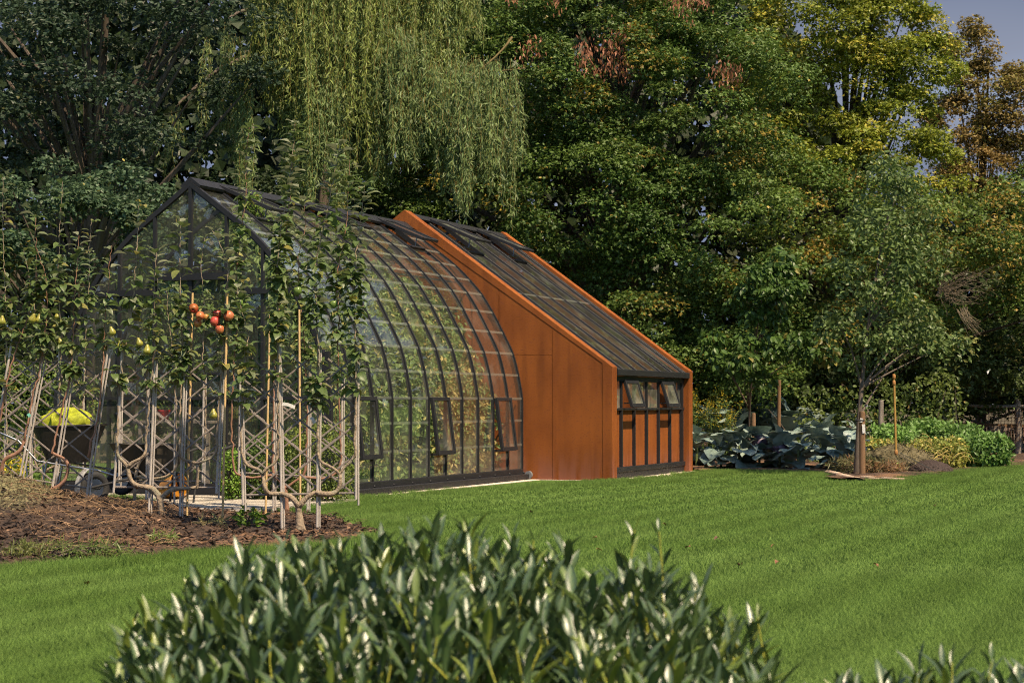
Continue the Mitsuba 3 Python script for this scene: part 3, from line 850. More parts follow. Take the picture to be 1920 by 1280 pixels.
tree('oak_tree', 'dark oak with lobed leaves filling the upper left corner',
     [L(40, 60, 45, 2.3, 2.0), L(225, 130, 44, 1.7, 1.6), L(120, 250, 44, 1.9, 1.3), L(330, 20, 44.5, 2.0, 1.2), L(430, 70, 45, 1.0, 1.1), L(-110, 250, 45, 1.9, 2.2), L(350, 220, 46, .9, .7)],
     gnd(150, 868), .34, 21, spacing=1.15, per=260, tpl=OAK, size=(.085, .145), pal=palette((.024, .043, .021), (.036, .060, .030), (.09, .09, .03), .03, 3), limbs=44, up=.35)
tree('oak_sapling', 'bushy young oak behind the left fruit trees with blue green leaves',
     [L(60, 420, 41, 1.5, .95), L(200, 430, 41.5, 1.0, .85), L(255, 350, 42, .5, .5), L(-90, 470, 41, 1.2, .9)],
     gnd(110, 880), .12, 22, spacing=.66, radius=(.30, .52), per=240, tpl=OAK, size=(.075, .13), pal=palette((.044, .080, .038), (.062, .102, .048), (.26, .22, .035), .03, 8), limbs=30, up=.4)
MAPLE_PAL = palette((.056, .102, .020), (.090, .138, .026), (.24, .18, .03), .10, 2)
tree('field_maple', 'broad field maple behind the steel garden house, dark green with yellowing tips',
     [L(1120, 130, 50, 2.4, 2.0), L(1320, 210, 49.5, 2.0, 1.9), L(960, 200, 51, 1.9, 2.0), L(1100, 380, 49, 2.2, 1.6), L(1330, 450, 49, 1.9, 1.7), L(900, 380, 51, 1.5, 1.6), L(1190, 600, 49, 1.6, 1.3), L(1390, 640, 49.5, 1.4, 1.3), L(1230, -40, 50.5, 2.3, 1.2), L(1000, -40, 51.5, 1.9, 1.3), L(760, 300, 52, 1.3, 1.6), L(1000, 560, 51.5, 1.5, 1.2), L(1350, 130, 50.5, 1.2, 1.0), L(1335, 215, 50.5, .8, .7), L(1345, 330, 50, 1.1, .9), L(1310, 480, 50, .9, .8)],
     gnd(1180, 850), .36, 23, spacing=.84, per=430, tpl=MAPLE, size=(.065, .118), pal=MAPLE_PAL, limbs=60)
# hanging bunches of rust brown seeds in the top of the maple
rng = np.random.default_rng(31)
q = []
for _ in range(250):
    cx, cy = rng.uniform(960, 1420), rng.uniform(-20, 150)
    if hnoise(np.array([[cx / 55., cy / 45., 1.]]), 7)[0] > .52 + max(0, cy - 60) / 260:
        q.append(at(cx, cy, rng.uniform(47.2, 48.6)))
q = np.array(q)
cen = np.repeat(q, 26, 0)
pos = cen + rng.normal(0, .11, (len(cen), 3)) * [1, 1, 1.2]
v, f = scatter(WILLOW, pos, unit(rng.normal(0, .35, (len(pos), 3)) - [0, 0, 1]), rand_dirs(len(pos), rng), rng.uniform(.08, .14, len(pos)), 2.2)
k = put('seed_cluster', (v, f, vcol(4, np.array([.36, .150, .075]) * rng.uniform(.6, 1.3, (len(pos), 1)))), 'leaf_far', 'field_maple', vc=True)
labels[k] = {'label': 'hanging bunches of rust brown seeds', 'kind': 'stuff'}

tree('norway_maple', 'sunlit yellow green maple in the upper right with sky between its boughs',
     [L(1530, 60, 53, 1.7, 1.3), L(1660, 60, 53, 1.0, 1.0), L(1720, 120, 53, .95, .62), L(1590, 160, 53, 1.2, .8), L(1690, 240, 53, .9, 1.0), L(1540, 280, 52.5, 1.4, .8), L(1720, 320, 52.5, .85, .7), L(1440, 190, 53.5, .9, 1.0)],
     gnd(1570, 848), .27, 24, spacing=.68, radius=(.38, .70), per=330, size=(.07, .128), pal=palette((.125, .160, .018), (.195, .220, .025), (.36, .32, .04), .16, 5), limbs=40, back=.3)
tree('brown_tree', 'thin crowned tree with bronze leaves on the right edge of the sky',
     [L(1812, 110, 58, .55, .75), L(1850, 180, 58, .9, .9), L(1790, 250, 58, .8, .9), L(1895, 190, 58, .55, .8), L(1940, 260, 58, .9, 1.2), L(1840, 330, 58, 1.1, .9)],
     gnd(1835, 835), .13, 25, spacing=.58, radius=(.28, .54), per=260, size=(.07, .12), pal=palette((.16, .125, .034), (.20, .135, .042), (.22, .20, .04), .3, 7), limbs=26, flat=.9)
tree('hedge_maple', 'dense maple behind the vegetable patch with orange tinged tips',
     [L(1500, 400, 51.5, 1.5, 1.2), L(1680, 430, 51, 1.5, 1.2), L(1840, 440, 51.5, 1.3, 1.1), L(1590, 540, 50.5, 1.5, 1.2), L(1950, 420, 53, 1.2, 1.4), L(1770, 560, 52.5, 1.0, .9), L(1930, 600, 52, .8, 1.1), L(1475, 560, 51, 1.0, 1.2)],
     gnd(1640, 845), .2, 26, spacing=.82, per=360, size=(.065, .115), pal=palette((.068, .118, .022), (.115, .162, .030), (.27, .19, .035), .16, 12), limbs=36)
tree('shade_bush', 'dark leafy bush under the trees at the right edge behind the fence',
     [L(1800, 690, 56, 1.4, 1.1), L(1900, 640, 56, 1.2, 1.5), L(1700, 680, 55, 1.5, 1.3), L(2000, 690, 56, 1.3, 1.3), L(1830, 772, 59, 1.7, .85), L(1940, 775, 59, 1.5, .8)],
     gnd(1840, 838), .1, 27, spacing=.8, per=150, size=(.10, .16), pal=palette((.042, .070, .018), (.062, .092, .024), (.13, .11, .03), .08, 14), limbs=10)
tree('shade_bush', 'dark leafy bush between the steel garden house and the yellow flowers',
     [L(1300, 700, 52, 1.0, 1.0), L(1420, 720, 52.5, 1.3, .9), L(1550, 720, 53, 1.2, 1.0)],
     gnd(1400, 850), .1, 28, spacing=.8, per=160, size=(.09, .15), pal=palette((.042, .070, .016), (.064, .096, .022), (.22, .20, .03), .06, 15), limbs=10)
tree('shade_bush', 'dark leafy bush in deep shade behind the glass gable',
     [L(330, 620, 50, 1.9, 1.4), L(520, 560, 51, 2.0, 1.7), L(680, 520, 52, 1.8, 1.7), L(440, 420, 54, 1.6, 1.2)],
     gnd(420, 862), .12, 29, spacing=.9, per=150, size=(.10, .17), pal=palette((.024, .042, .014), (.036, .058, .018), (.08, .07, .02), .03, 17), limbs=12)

# ------------------------------------------------------------------ weeping willow
rng = np.random.default_rng(41)
wl = thing('weeping_willow', 'weeping willow hanging in long pale green curtains over the glasshouse', 'tree')
wt = at(640, -330, 49.5)
wfoot = gnd(560, 858)
trk = bez(wfoot, wfoot + [.2, 0, 3], wt, 12)
put('trunk', MB().tube(trk, np.linspace(.5, .16, 12), 11), 'bark', wl, smooth=True)
drapes = [  # (px from, px to, y of the top, y of the lower ends, distance, strands)
    (488, 560, -70, 300, 46.5, 62), (545, 640, -70, 350, 46.2, 92), (620, 730, -80, 270, 46.4, 92), (700, 800, -70, 200, 46.8, 64), (800, 892, -70, 165, 47, 66), (470, 505, -70, 215, 47.0, 22),
    (446, 470, 120, 345, 46.0, 13), (705, 800, 70, 215, 46.0, 42), (730, 830, 180, 300, 45.8, 34), (800, 955, 128, 320, 45.6, 50), (840, 962, 190, 420, 45.3, 36), (575, 650, 150, 420, 45.8, 26), (380, 460, 60, 300, 48.5, 9), (300, 400, 215, 330, 48, 5), (640, 720, 220, 335, 46.6, 26)]
twigs, tw = MB(), []
P_, A_, S_, C_ = [], [], [], []
for x0, x1, yt, yb, d, n in drapes:
    for i in range(int(n * 1.95)):
        x = rng.uniform(x0, x1) if x1 < 940 else x0 + (x1 - x0) * (rng.beta(1.1, 1.6) * 1.18)
        frac = min(1.0, (x - x0) / (x1 - x0))
        dj = d + rng.normal(0, .38)
        lobe = .40 + .9 * hnoise(np.array([[x / 17., d, 2.]]), 9)[0]
        top = at(x, yt + rng.uniform(-18, 30) - (12 * math.sin(math.pi * frac)), dj)
        bot = at(x + rng.normal(0, 6), yt + (yb - yt) * min(1.12, lobe * rng.uniform(.72, 1.1)), dj - .1)
        ln = top[2] - bot[2]
        if ln < .4:
            continue
        m = max(4, int(ln * 5))
        k = np.linspace(0, 1, m)
        out = unit(np.array([rng.normal(0, .3), -1, 0])) * rng.uniform(.05, .4)
        line = top + (bot - top) * k[:, None] + out * (np.sin(np.minimum(k * 1.8, 1) * np.pi / 2) * .8)[:, None] + np.stack([.05 * np.sin(k * 6 + i), 0 * k, 0 * k], -1)
        twigs.tube(line, .0045, 3, np.array([.22, .17, .05]) * rng.uniform(.7, 1.3), caps=False)
        nl = int(ln * rng.uniform(40, 62))
        tt = rng.uniform(0.02, 1, nl)
        pos = np.stack([np.interp(tt, k, line[:, j]) for j in range(3)], -1)
        P_.append(pos + rng.normal(0, .035, (nl, 3)))
        A_.append(unit(rng.normal(0, .48, (nl, 3)) - [0, 0, 1]))
        S_.append(rng.uniform(.10, .18, nl))
        base = np.array([.185, .255, .080]) * (1 - .3 * rng.random()) + np.array([.04, .03, -.01]) * (yt < 50) * 1.6 * rng.random()
        C_.append(base * rng.uniform(.7, 1.35, (nl, 1)))
pos, ax, szs, cc = np.vstack(P_), np.vstack(A_), np.concatenate(S_), np.vstack(C_)
v, f = scatter(WILLOW, pos, ax, rand_dirs(len(pos), rng) * [1, 1.4, .5], szs, 1.25)
put('crown', (v, f, vcol(4, cc)), 'leaf_far', wl, vc=True)
k = put('twig', twigs, 'tinted', wl, vc=True)
labels[k] = {'kind': 'stuff'}
for (ax0, ay0), (ax1, ay1), (ax2, ay2), d, r0 in (((700, 120), (830, 150), (985, 128), 46.2, .035), ((960, 70), (930, 118), (840, 170), 46, .03), ((640, 205), (700, 235), (735, 245), 46.2, .02), ((500, 130), (540, 20), (600, 30), 46.2, .022), ((310, 215), (350, 210), (378, 180), 46.8, .02)):
    put('bough', MB().tube(bez(at(ax0, ay0, d), at(ax1, ay1, d - .3), at(ax2, ay2, d - .5), 9), np.linspace(r0, r0 * .35, 9), 6, (.15, .11, .035)), 'tinted', wl, vc=True, smooth=True)
for e in (at(500, -70, 46.5), at(620, -80, 46.3), at(760, -70, 46.8), at(860, -70, 47), at(420, 40, 48.5), at(330, 200, 48)):
    put('bough', MB().tube(bez(trk[8], (trk[9] + e) / 2 + [0, 0, .8], e, 8), np.linspace(.11, .03, 8), 6), 'bark', wl, smooth=True)

# ------------------------------------------------------------------ young garden trees
tree('pear_tree', 'young pear tree tied to a short brown stake at the end of the vegetable patch',
     [L(1612, 620, 39.6, .66, .5), L(1690, 600, 40.6, .62, .75), L(1580, 680, 39.8, .30, .25), L(1635, 500, 39.5, .72, .75), L(1665, 390, 39.6, .55, .7), L(1725, 470, 39.9, .42, .70), L(1760, 630, 41, .45, .42)],
     gnd(1607, 891), .055, 51, spacing=.50, radius=(.24, .44), per=100, tpl=OVATE, size=(.075, .125), pal=palette((.085, .125, .034), (.100, .145, .046), (.18, .18, .05), .05, 19), limbs=12, bark='bark', leaf='leaf_thin', flat=1.0, crown_base=2.4, droop=.9, up=.25)
tree('cherry_tree', 'slim young tree with large drooping leaves behind the cabbages',
     [L(1415, 680, 44.5, .75, .45), L(1450, 560, 44.5, .55, .5), L(1420, 530, 44.5, .5, .25), L(1470, 500, 44.6, .35, .2), L(1510, 650, 44.5, .5, .45), L(1370, 640, 44.5, .45, .3)],
     gnd(1406, 868), .032, 52, spacing=.52, radius=(.22, .36), per=90, tpl=OVATE, size=(.11, .19), pal=palette((.046, .092, .018), (.066, .115, .024), (.20, .18, .04), .07, 20), limbs=14, bark='bark', leaf='leaf_thin', flat=.8, droop=1.3, up=.3, crown_base=1.6)
# leafy hedge seen on the left under the trees, and hedge by the fence
def hedge(name, label, boxes, seed, pal, per_m=260, size=(.05, .09), tpl=OVATE, category='hedge'):
    rng = np.random.default_rng(seed)
    pos, nr = [], []
    for a, b, top, thick in boxes:
        n = int(per_m * abs(b[0] - a[0]) * top)
        k = rng.random(n)
        p = a + (np.asarray(b) - a) * k[:, None]
        z = rng.random(n) ** .8 * top * (.82 + .36 * hnoise(np.c_[p[:, :2] * 1.7, k * 0], seed))
        y = -np.abs(rng.normal(0, .32, n)) * thick * (1 - .3 * z / top) + .5 * thick * (hnoise(np.c_[p[:, 0] * 2.2, z * 2.2, k * 0], seed + 1) - .5) * 1.6
        pos.append(np.c_[p[:, 0], p[:, 1] + y, z])
    pos = np.vstack(pos)
    nrm = unit(rng.normal(0, .6, (len(pos), 3)) + [0, -.6, .6])
    v, f = scatter(tpl, pos, rng.normal(0, 1, (len(pos), 3)) - [0, 0, .3], nrm, rng.uniform(*size, len(pos)))
    t = thing(name, label, category)
    put('foliage', (v, f, vcol(len(tpl[0]), pal(rng, np.zeros(len(pos), int), pos, 1))), 'leaf_far', t, vc=True)
    mb = MB()
    for a, b, top, thick in boxes:
        for k in np.linspace(.05, .95, max(3, int(abs(b[0] - a[0]) * 2))):
            p = a + (np.asarray(b) - a) * k
            mb.tube(bez(p, p + [rng.normal(0, .1), 0, top * .4], p + [rng.normal(0, .25), rng.normal(0, .1), top * .8], 5), np.linspace(.02, .006, 5), 5)
    labels[put('stem', mb, 'bark', t)] = {'kind': 'stuff'}
    return t


hedge('beech_hedge', 'leafy light green hedge behind the wheelbarrows at the left edge', [(gnd(-250, 897), gnd(185, 897), 1.9, .8)], 61, palette((.085, .135, .024), (.130, .175, .034), (.25, .21, .04), .08, 22, 1.2), 700)
hedge('ivy_hedge', 'low leafy hedge growing between the cabbages and the fence posts', [(gnd(1490, 868), gnd(1640, 868), 1.5, .9), (gnd(1640, 866), gnd(1800, 862), 2.05, 1.0)], 62, palette((.060, .098, .018), (.100, .132, .026), (.27, .20, .05), .07, 23, 1.6), 330, (.08, .14))
hedge('boundary_hedge', 'dark hedge running behind the steel garden house', [(gnd(150, 862), gnd(1290, 858), 2.6, 1.0)], 63, palette((.030, .050, .012), (.045, .068, .016), (.10, .09, .02), .05, 24, .8), 150, (.10, .16), OAK)

# ------------------------------------------------------------------ single leaves as meshes
def leaf_mesh(width, fold, curl, rows=6, wave=0.0, seed=0, peak=.45, rib=None, col=(.1, .2, .05), edge=None, cols_n=3, petiole=.0):
    """A leaf of length 1 along y: folded by fold, curled back by curl, colours per vertex."""
    r = np.random.default_rng(seed)
    t = np.linspace(0, 1, rows)
    w = width / 2 * np.sin(np.pi * np.clip(t, 0, 1) ** (math.log(.5) / math.log(peak))) ** .85
    w[0], w[-1] = width * .03, width * .015
    u = np.linspace(-1, 1, cols_n)
    V, C = [], []
    ang = np.cumsum(np.full(rows, curl / rows))
    y = np.concatenate([[0], np.cumsum(np.cos(ang[:-1]) / (rows - 1))]) + petiole
    z = np.concatenate([[0], np.cumsum(-np.sin(ang[:-1]) / (rows - 1))])
    ph = r.uniform(0, 6.28, 2)
    for i in range(rows):
        for k in u:
            zz = z[i] + abs(k) * w[i] * fold + wave * abs(k) * w[i] * 2 * (math.sin(t[i] * 9 + ph[int(k > 0)]) + .5 * math.sin(t[i] * 21 + ph[int(k < 0)]))
            V.append((k * w[i], y[i], zz))
            c = np.array(col) * r.uniform(.9, 1.1)
            if rib is not None and abs(k) < .15:
                c = c * .4 + np.array(rib) * .6
            if edge is not None and abs(k) > .8:
                c = c * .7 + np.array(edge) * .3
            C.append(c)
    n = cols_n
    F = [[i * n + j, i * n + j + 1, (i + 1) * n + j + 1, (i + 1) * n + j] for i in range(rows - 1) for j in range(n - 1)]
    F = np.array(F)
    return np.array(V), np.vstack([F[:, [0, 1, 2]], F[:, [0, 2, 3]]]), np.array(C)


class LeafSet:
    """Leaf meshes of one kind; the biggest are entries of their own, the rest one mesh of stuff."""

    def __init__(self, metas, mat):
        self.metas, self.mat = metas, mat
        self.dicts = [coloured(v, f, c, mat, True) for v, f, c in metas]

    def place(self, parent, items, limit=300, name='leaf', label=None):
        """items: (origin, axis, normal, length, variant); those nearest the camera become parts."""
        items = sorted(items, key=lambda q: -q[3] / max(q[0][1], 1))
        for o, ax, nr, ln, k in items[:limit]:
            y = unit(ax)
            x = unit(np.cross(y, nr))
            scene[free(f'{parent}__{name}')] = {**self.dicts[k], 'to_world': xform(o, x * ln, y * ln, np.cross(x, y) * ln)}
        rest = items[limit:]
        if rest:
            V, F, C, n = [], [], [], 0
            for k in sorted({q[4] for q in rest}):
                sub = [q for q in rest if q[4] == k]
                v, f, c = self.metas[k]
                vv, ff = scatter((v, f), np.array([q[0] for q in sub]), np.array([q[1] for q in sub]), np.array([q[2] for q in sub]), np.array([q[3] for q in sub]))
                V.append(vv)
                F.append(ff + n)
                C.append(np.tile(c, (len(sub), 1)))
                n += len(vv)
            key = put(f'{name}_mass', (np.vstack(V), np.vstack(F), np.vstack(C)), self.mat, parent, smooth=True, vc=True)
            labels[key] = {'kind': 'stuff'}


def resample(p, step):
    p = np.asarray(p, float)
    s = np.concatenate([[0], np.cumsum(np.linalg.norm(np.diff(p, axis=0), axis=1))])
    n = max(3, int(s[-1] / step))
    k = np.linspace(0, s[-1], n)
    out = np.stack([np.interp(k, s, p[:, j]) for j in range(3)], -1)
    for _ in range(2):
        out[1:-1] = (out[:-2] + 2 * out[1:-1] + out[2:]) / 4
    return out


FRUIT_LEAF = [(.085, .150, .036), (.110, .180, .044), (.135, .195, .055), (.18, .22, .115), (.27, .285, .18), (.095, .165, .042), (.20, .225, .06), (.30, .26, .06)]
fruit_leaves = LeafSet([leaf_mesh(.52 + .06 * (i % 3), .35, .9 + .3 * (i % 2), 6, .05, i, col=c, rib=(.14, .16, .07), petiole=.12) for i, c in enumerate(FRUIT_LEAF)], 'leaf_thin')


def stem_leaves(rng, path, z_from, dens, pale=0.0, size=(.09, .152)):
    """Leaves round a shoot, from height z_from to its tip."""
    p = resample(path, .02)
    s = np.concatenate([[0], np.cumsum(np.linalg.norm(np.diff(p, axis=0), axis=1))])
    items, a, k = [], rng.uniform(0, 6.28), 0.0
    while k < s[-1]:
        q = np.array([np.interp(k, s, p[:, j]) for j in range(3)])
        f = k / s[-1]
        if q[2] > z_from + .9 * rng.random() ** 2 - .25:
            bunch = 1 if (f > .72 or rng.random() < .55) else rng.integers(2, 5)
            for _ in range(bunch):
                a += 2.4 + rng.normal(0, .4)
                el = rng.uniform(.35, .95) if f > .8 else rng.uniform(-.35, .75)
                o = np.array([math.cos(a), math.sin(a), 0])
                ax = o * math.cos(el) + np.array([0, 0, math.sin(el)])
                nr = unit(np.array([0, 0, 1.0]) * math.cos(el) - o * math.sin(el) + rng.normal(0, .25, 3))
                tip_pale = f > .80 and rng.random() < pale
                var = rng.choice([3, 4]) if tip_pale else rng.choice(8, p=[.22, .2, .14, .08, .03, .2, .09, .04])
                items.append((q + o * .012 + rng.normal(0, .006, 3), ax, nr, rng.uniform(*size) * (1.12 if f > .75 else 1), int(var)))
        k += rng.exponential(1 / dens) * .6 + .4 / dens
    return items


def espalier(label, d, arms, shoots, leaf_from, seed, bark='bark_pale', dens=36, pale=.55, group='trained fruit trees on the lattice frames'):
    rng = np.random.default_rng(seed)
    t = thing('espalier_tree', label, 'fruit tree', group)
    for pts, r0, r1, nm in arms:
        q = resample([at(x, y, d + (rng.normal(0, .01) if i else 0)) for i, (x, y) in enumerate(pts)], .035)
        rr = np.linspace(r0, r1, len(q)) * (1 + .06 * np.sin(np.arange(len(q)) * 1.7) + .34 * (hnoise(np.c_[np.arange(len(q)) * .8, np.full(len(q), pts[0][0] * 1.0), np.zeros(len(q))], 4) - .45))
        if nm == 'trunk':
            rr[:3] *= [1.5, 1.25, 1.08]
        put(nm, MB().tube(q, rr, 9), bark, t, smooth=True)
    items = []
    for pts, r0 in shoots:
        q = resample([at(x, y, d + rng.normal(0, .025)) for x, y in pts], .05)
        q[1:-1] += rng.normal(0, .006, (len(q) - 2, 3))
        put('shoot', MB().tube(q, np.linspace(r0, .003, len(q)), 7), bark, t, smooth=True)
        items += stem_leaves(rng, q, leaf_from, dens, pale)
        for _ in range(7):                                  # short spurs with a rosette
            k = rng.integers(int(len(q) * .15), int(len(q) * .7))
            if q[k][2] < leaf_from - .5:
                continue
            a = rng.uniform(0, 6.28)
            e = q[k] + np.array([math.cos(a) * .10, math.sin(a) * .08, .07])
            put('spur', MB().tube(bez(q[k], (q[k] + e) / 2 + [0, 0, -.02], e, 5), np.linspace(.006, .003, 5), 5), bark, t, smooth=True)
            items += stem_leaves(rng, bez(q[k], (q[k] + e) / 2, e, 5), -9, 55, 0)
    fruit_leaves.place(t, items, 300)
    return t


A_D, B_D, C_D, D_D, E_D, F_D = 23.3, 21.7, 24.2, 29.4, 27.4, 25.5
espalier('trained fruit tree with a thick pale trunk forking twice, next to the red apples', A_D,
         [([(307, 986), (303, 960), (300, 934), (296, 925)], .047, .036, 'trunk'),
          ([(297, 930), (290, 918), (276, 912), (258, 911), (247, 906), (242, 893), (240, 876), (236, 868), (226, 862), (219, 852), (219, 835)], .033, .016, 'arm'),
          ([(240, 876), (244, 868), (256, 863), (268, 858), (274, 848), (274, 832)], .020, .014, 'arm'),
          ([(303, 934), (309, 926), (318, 919), (332, 915), (352, 916), (368, 913)], .024, .020, 'arm'),
          ([(369, 915), (370, 900), (371, 880), (370, 870)], .017, .017, 'arm'),
          ([(370, 869), (360, 865), (345, 862), (337, 858), (336, 845)], .015, .013, 'arm'), ([(371, 869), (380, 864), (394, 861), (404, 853), (406, 838)], .015, .013, 'arm')],
         [([(219, 840), (222, 760), (229, 690), (237, 640), (246, 590), (252, 530), (256, 470), (259, 425), (259, 386)], .013),
          ([(274, 838), (276, 790), (283, 720), (290, 650), (288, 590), (290, 540), (292, 480), (293, 468)], .013),
          ([(336, 850), (338, 760), (343, 680), (340, 600), (338, 530), (338, 470), (337, 408)], .012),
          ([(406, 845), (410, 760), (416, 694), (420, 620), (424, 550), (428, 500), (415, 460), (398, 432)], .013)], 1.92, 101)
espalier('trained fruit tree nearest the lawn, its Y shaped trunk forking into four upright arms', B_D,
         [([(564, 1004), (562, 980), (560, 955), (559, 944)], .045, .036, 'trunk'),
          ([(560, 950), (552, 936), (540, 927), (524, 924), (511, 927), (500, 924), (495, 912), (494, 895), (492, 884), (482, 878), (466, 875), (457, 866), (455, 850)], .027, .015, 'arm'),
          ([(493, 888), (497, 878), (510, 873), (519, 866), (521, 850)], .017, .013, 'arm'),
          ([(561, 950), (568, 938), (580, 928), (592, 922)], .026, .024, 'arm'), ([(592, 923), (606, 926), (624, 926), (635, 920), (638, 905), (637, 888)], .026, .019, 'arm'),
          ([(637, 890), (632, 880), (618, 874), (604, 869), (597, 860), (596, 845)], .017, .014, 'arm'), ([(637, 890), (642, 877), (652, 870), (660, 866), (665, 852)], .016, .013, 'arm')],
         [([(455, 855), (452, 800), (455, 740), (458, 700), (462, 650), (466, 620), (457, 596), (447, 560), (446, 540)], .013),
          ([(521, 856), (522, 760), (521, 667), (520, 600), (518, 550), (521, 480), (527, 430), (536, 380), (545, 320), (550, 270)], .013),
          ([(596, 852), (598, 750), (596, 667), (593, 550), (589, 503), (603, 440), (615, 386), (630, 310), (637, 268)], .013),
          ([(665, 858), (667, 760), (668, 667), (665, 580), (663, 503), (672, 445), (681, 380), (685, 342)], .013)], 1.78, 102, pale=.6, dens=56)
espalier('trained fruit tree with reddish arms leaning to the right behind the brown heap', C_D,
         [([(58, 925), (56, 912), (48, 905), (36, 904), (26, 908)], .03, .024, 'arm'),
          ([(2, 905), (3, 880), (5, 864), (14, 856), (30, 852), (40, 842), (46, 823)], .026, .017, 'arm'),
          ([(88, 917), (100, 916), (113, 911), (122, 900), (127, 884), (129, 872), (124, 862), (117, 856), (104, 853), (97, 848)], .024, .016, 'arm')],
         [([(0, 790), (8, 740), (16, 699), (36, 640), (57, 582), (66, 545), (69, 486), (67, 440), (66, 402)], .012),
          ([(46, 825), (53, 790), (61, 737), (74, 699), (83, 640), (90, 566), (86, 520), (74, 480), (66, 462)], .012),
          ([(97, 850), (108, 800), (120, 750), (134, 699), (138, 640), (140, 571), (142, 520), (146, 470), (148, 442)], .012),
          ([(165, 856), (174, 820), (184, 780), (193, 700), (196, 640), (198, 571), (204, 529), (206, 490), (209, 460)], .012)], 2.0, 103, bark='bark_red')
espalier('slender trained fruit tree at the back left, in front of the glass gable', D_D,
         [([(80, 905), (82, 885), (92, 878), (106, 872), (108, 850)], .028, .014, 'arm'), ([(82, 885), (72, 880), (66, 870), (64, 850)], .018, .013, 'arm')],
         [([(64, 850), (66, 740), (70, 627), (64, 560), (52, 510), (44, 466)], .011), ([(108, 850), (110, 740), (116, 619), (107, 539), (112, 430), (117, 340)], .012),
          ([(150, 860), (156, 740), (163, 600), (166, 545), (168, 470), (171, 412)], .011), ([(14, 840), (10, 720), (12, 600), (6, 450), (5, 328)], .012)], 1.9, 104, dens=27, pale=.25)
espalier('slender trained fruit tree in the back row behind the red apples', E_D,
         [([(252, 948), (253, 915), (254, 893), (259, 868), (270, 858), (274, 846)], .028, .014, 'arm'), ([(254, 893), (280, 898), (310, 894), (330, 880), (332, 860)], .018, .013, 'arm')],
         [([(274, 850), (273, 797), (276, 720), (272, 640), (300, 560), (292, 500)], .011), ([(332, 865), (330, 760), (326, 680), (318, 620), (312, 540)], .011), ([(384, 860), (386, 740), (380, 650), (384, 580), (376, 500), (384, 446)], .011)], 1.9, 105, dens=25, pale=.2)
espalier('tall slender trained fruit tree in the back row, its red shoots rising above the ridge', F_D,
         [([(538, 960), (537, 935), (536, 915), (524, 900), (512, 890), (511, 870)], .028, .014, 'arm'), ([(537, 915), (552, 902), (570, 892), (574, 870)], .018, .013, 'arm'), ([(512, 890), (470, 896), (440, 888), (436, 860)], .015, .012, 'arm'), ([(570, 894), (610, 898), (634, 885), (640, 860)], .015, .012, 'arm')],
         [([(436, 865), (434, 760), (440, 660), (448, 580), (442, 520), (452, 435), (461, 367), (462, 280), (467, 238)], .012), ([(511, 875), (513, 760), (516, 640), (526, 540), (534, 460), (543, 380), (551, 290), (551, 230)], .012),
          ([(574, 875), (576, 760), (570, 640), (561, 540), (560, 480), (574, 420), (566, 372)], .012), ([(640, 865), (636, 760), (633, 700), (636, 600), (630, 530), (648, 430), (655, 330), (656, 300)], .012)], 1.85, 106, bark='bark_red', dens=52, pale=.45)

# ------------------------------------------------------------------ lattice frames
def trellis(label, d, poles, rail, z0, z1, seed, tilt=0.0, step=.33):
    rng = np.random.default_rng(seed)
    t = thing('lattice_frame', label, 'lattice frame', 'lattice frames carrying the trained fruit trees')
    bot, top = [at(x, y, d) for (x, y), _ in poles], [at(x, y, d) for _, (x, y) in poles]
    for a, b in zip(bot, top):
        a, b = a + [0, .03, 0], b + [0, .03, 0]
        q = resample([a, (a + b) / 2 + rng.normal(0, .008, 3), b], .3)
        put('pole', MB().tube(q, .0135 + rng.normal(0, .001, len(q)), 8), 'cane_grey', t, smooth=40)
        if rng.random() < .6:
            put('pole', MB().tube(q + [.024, .012, -.06], .010, 7), 'cane_grey', t, smooth=40)
    ra, rb = at(*rail[0], d) + [0, .045, 0], at(*rail[1], d) + [0, .045, 0]
    put('rail', MB().tube([ra, rb], .011, 7), 'slat_wood', t, smooth=40)
    xa, xb = bot[0], bot[-1]
    ta, tb = top[0], top[-1]
    def edge(p, q, z):
        k = (z - p[2]) / (q[2] - p[2])
        return p[0] + k * (q[0] - p[0])
    poly = Polygon([(edge(xa, ta, z0), z0), (edge(xb, tb, z0), z0), (edge(xb, tb, z1), z1), (edge(xa, ta, z1), z1)])
    width = xb[0] - xa[0]
    for sgn, yo in ((1, .062), (-1, .078)):
        slope = .80 * sgn
        for c in np.arange(z0 - 1.6, z1 + 1.6, step):
            if rng.random() < .08:
                continue
            c += rng.normal(0, .035)
            ln = LineString([(xa[0] - 1, c - slope * (1 + width / 2) + rng.normal(0, .01)), (xb[0] + 1, c + slope * (1 + width / 2) + rng.normal(0, .01))]).intersection(poly.buffer(.03))
            if ln.is_empty or ln.length < .22:
                continue
            (x0, zz0), (x1, zz1) = ln.coords[0], ln.coords[-1]
            yv = d + yo
            put('slat', MB().bar((x0, yv, zz0), (x1, yv, zz1), .012, .019, up=(0, 1, 0) if False else (0, .0, 1), ch=.003), 'slat_wood', t)
    return t


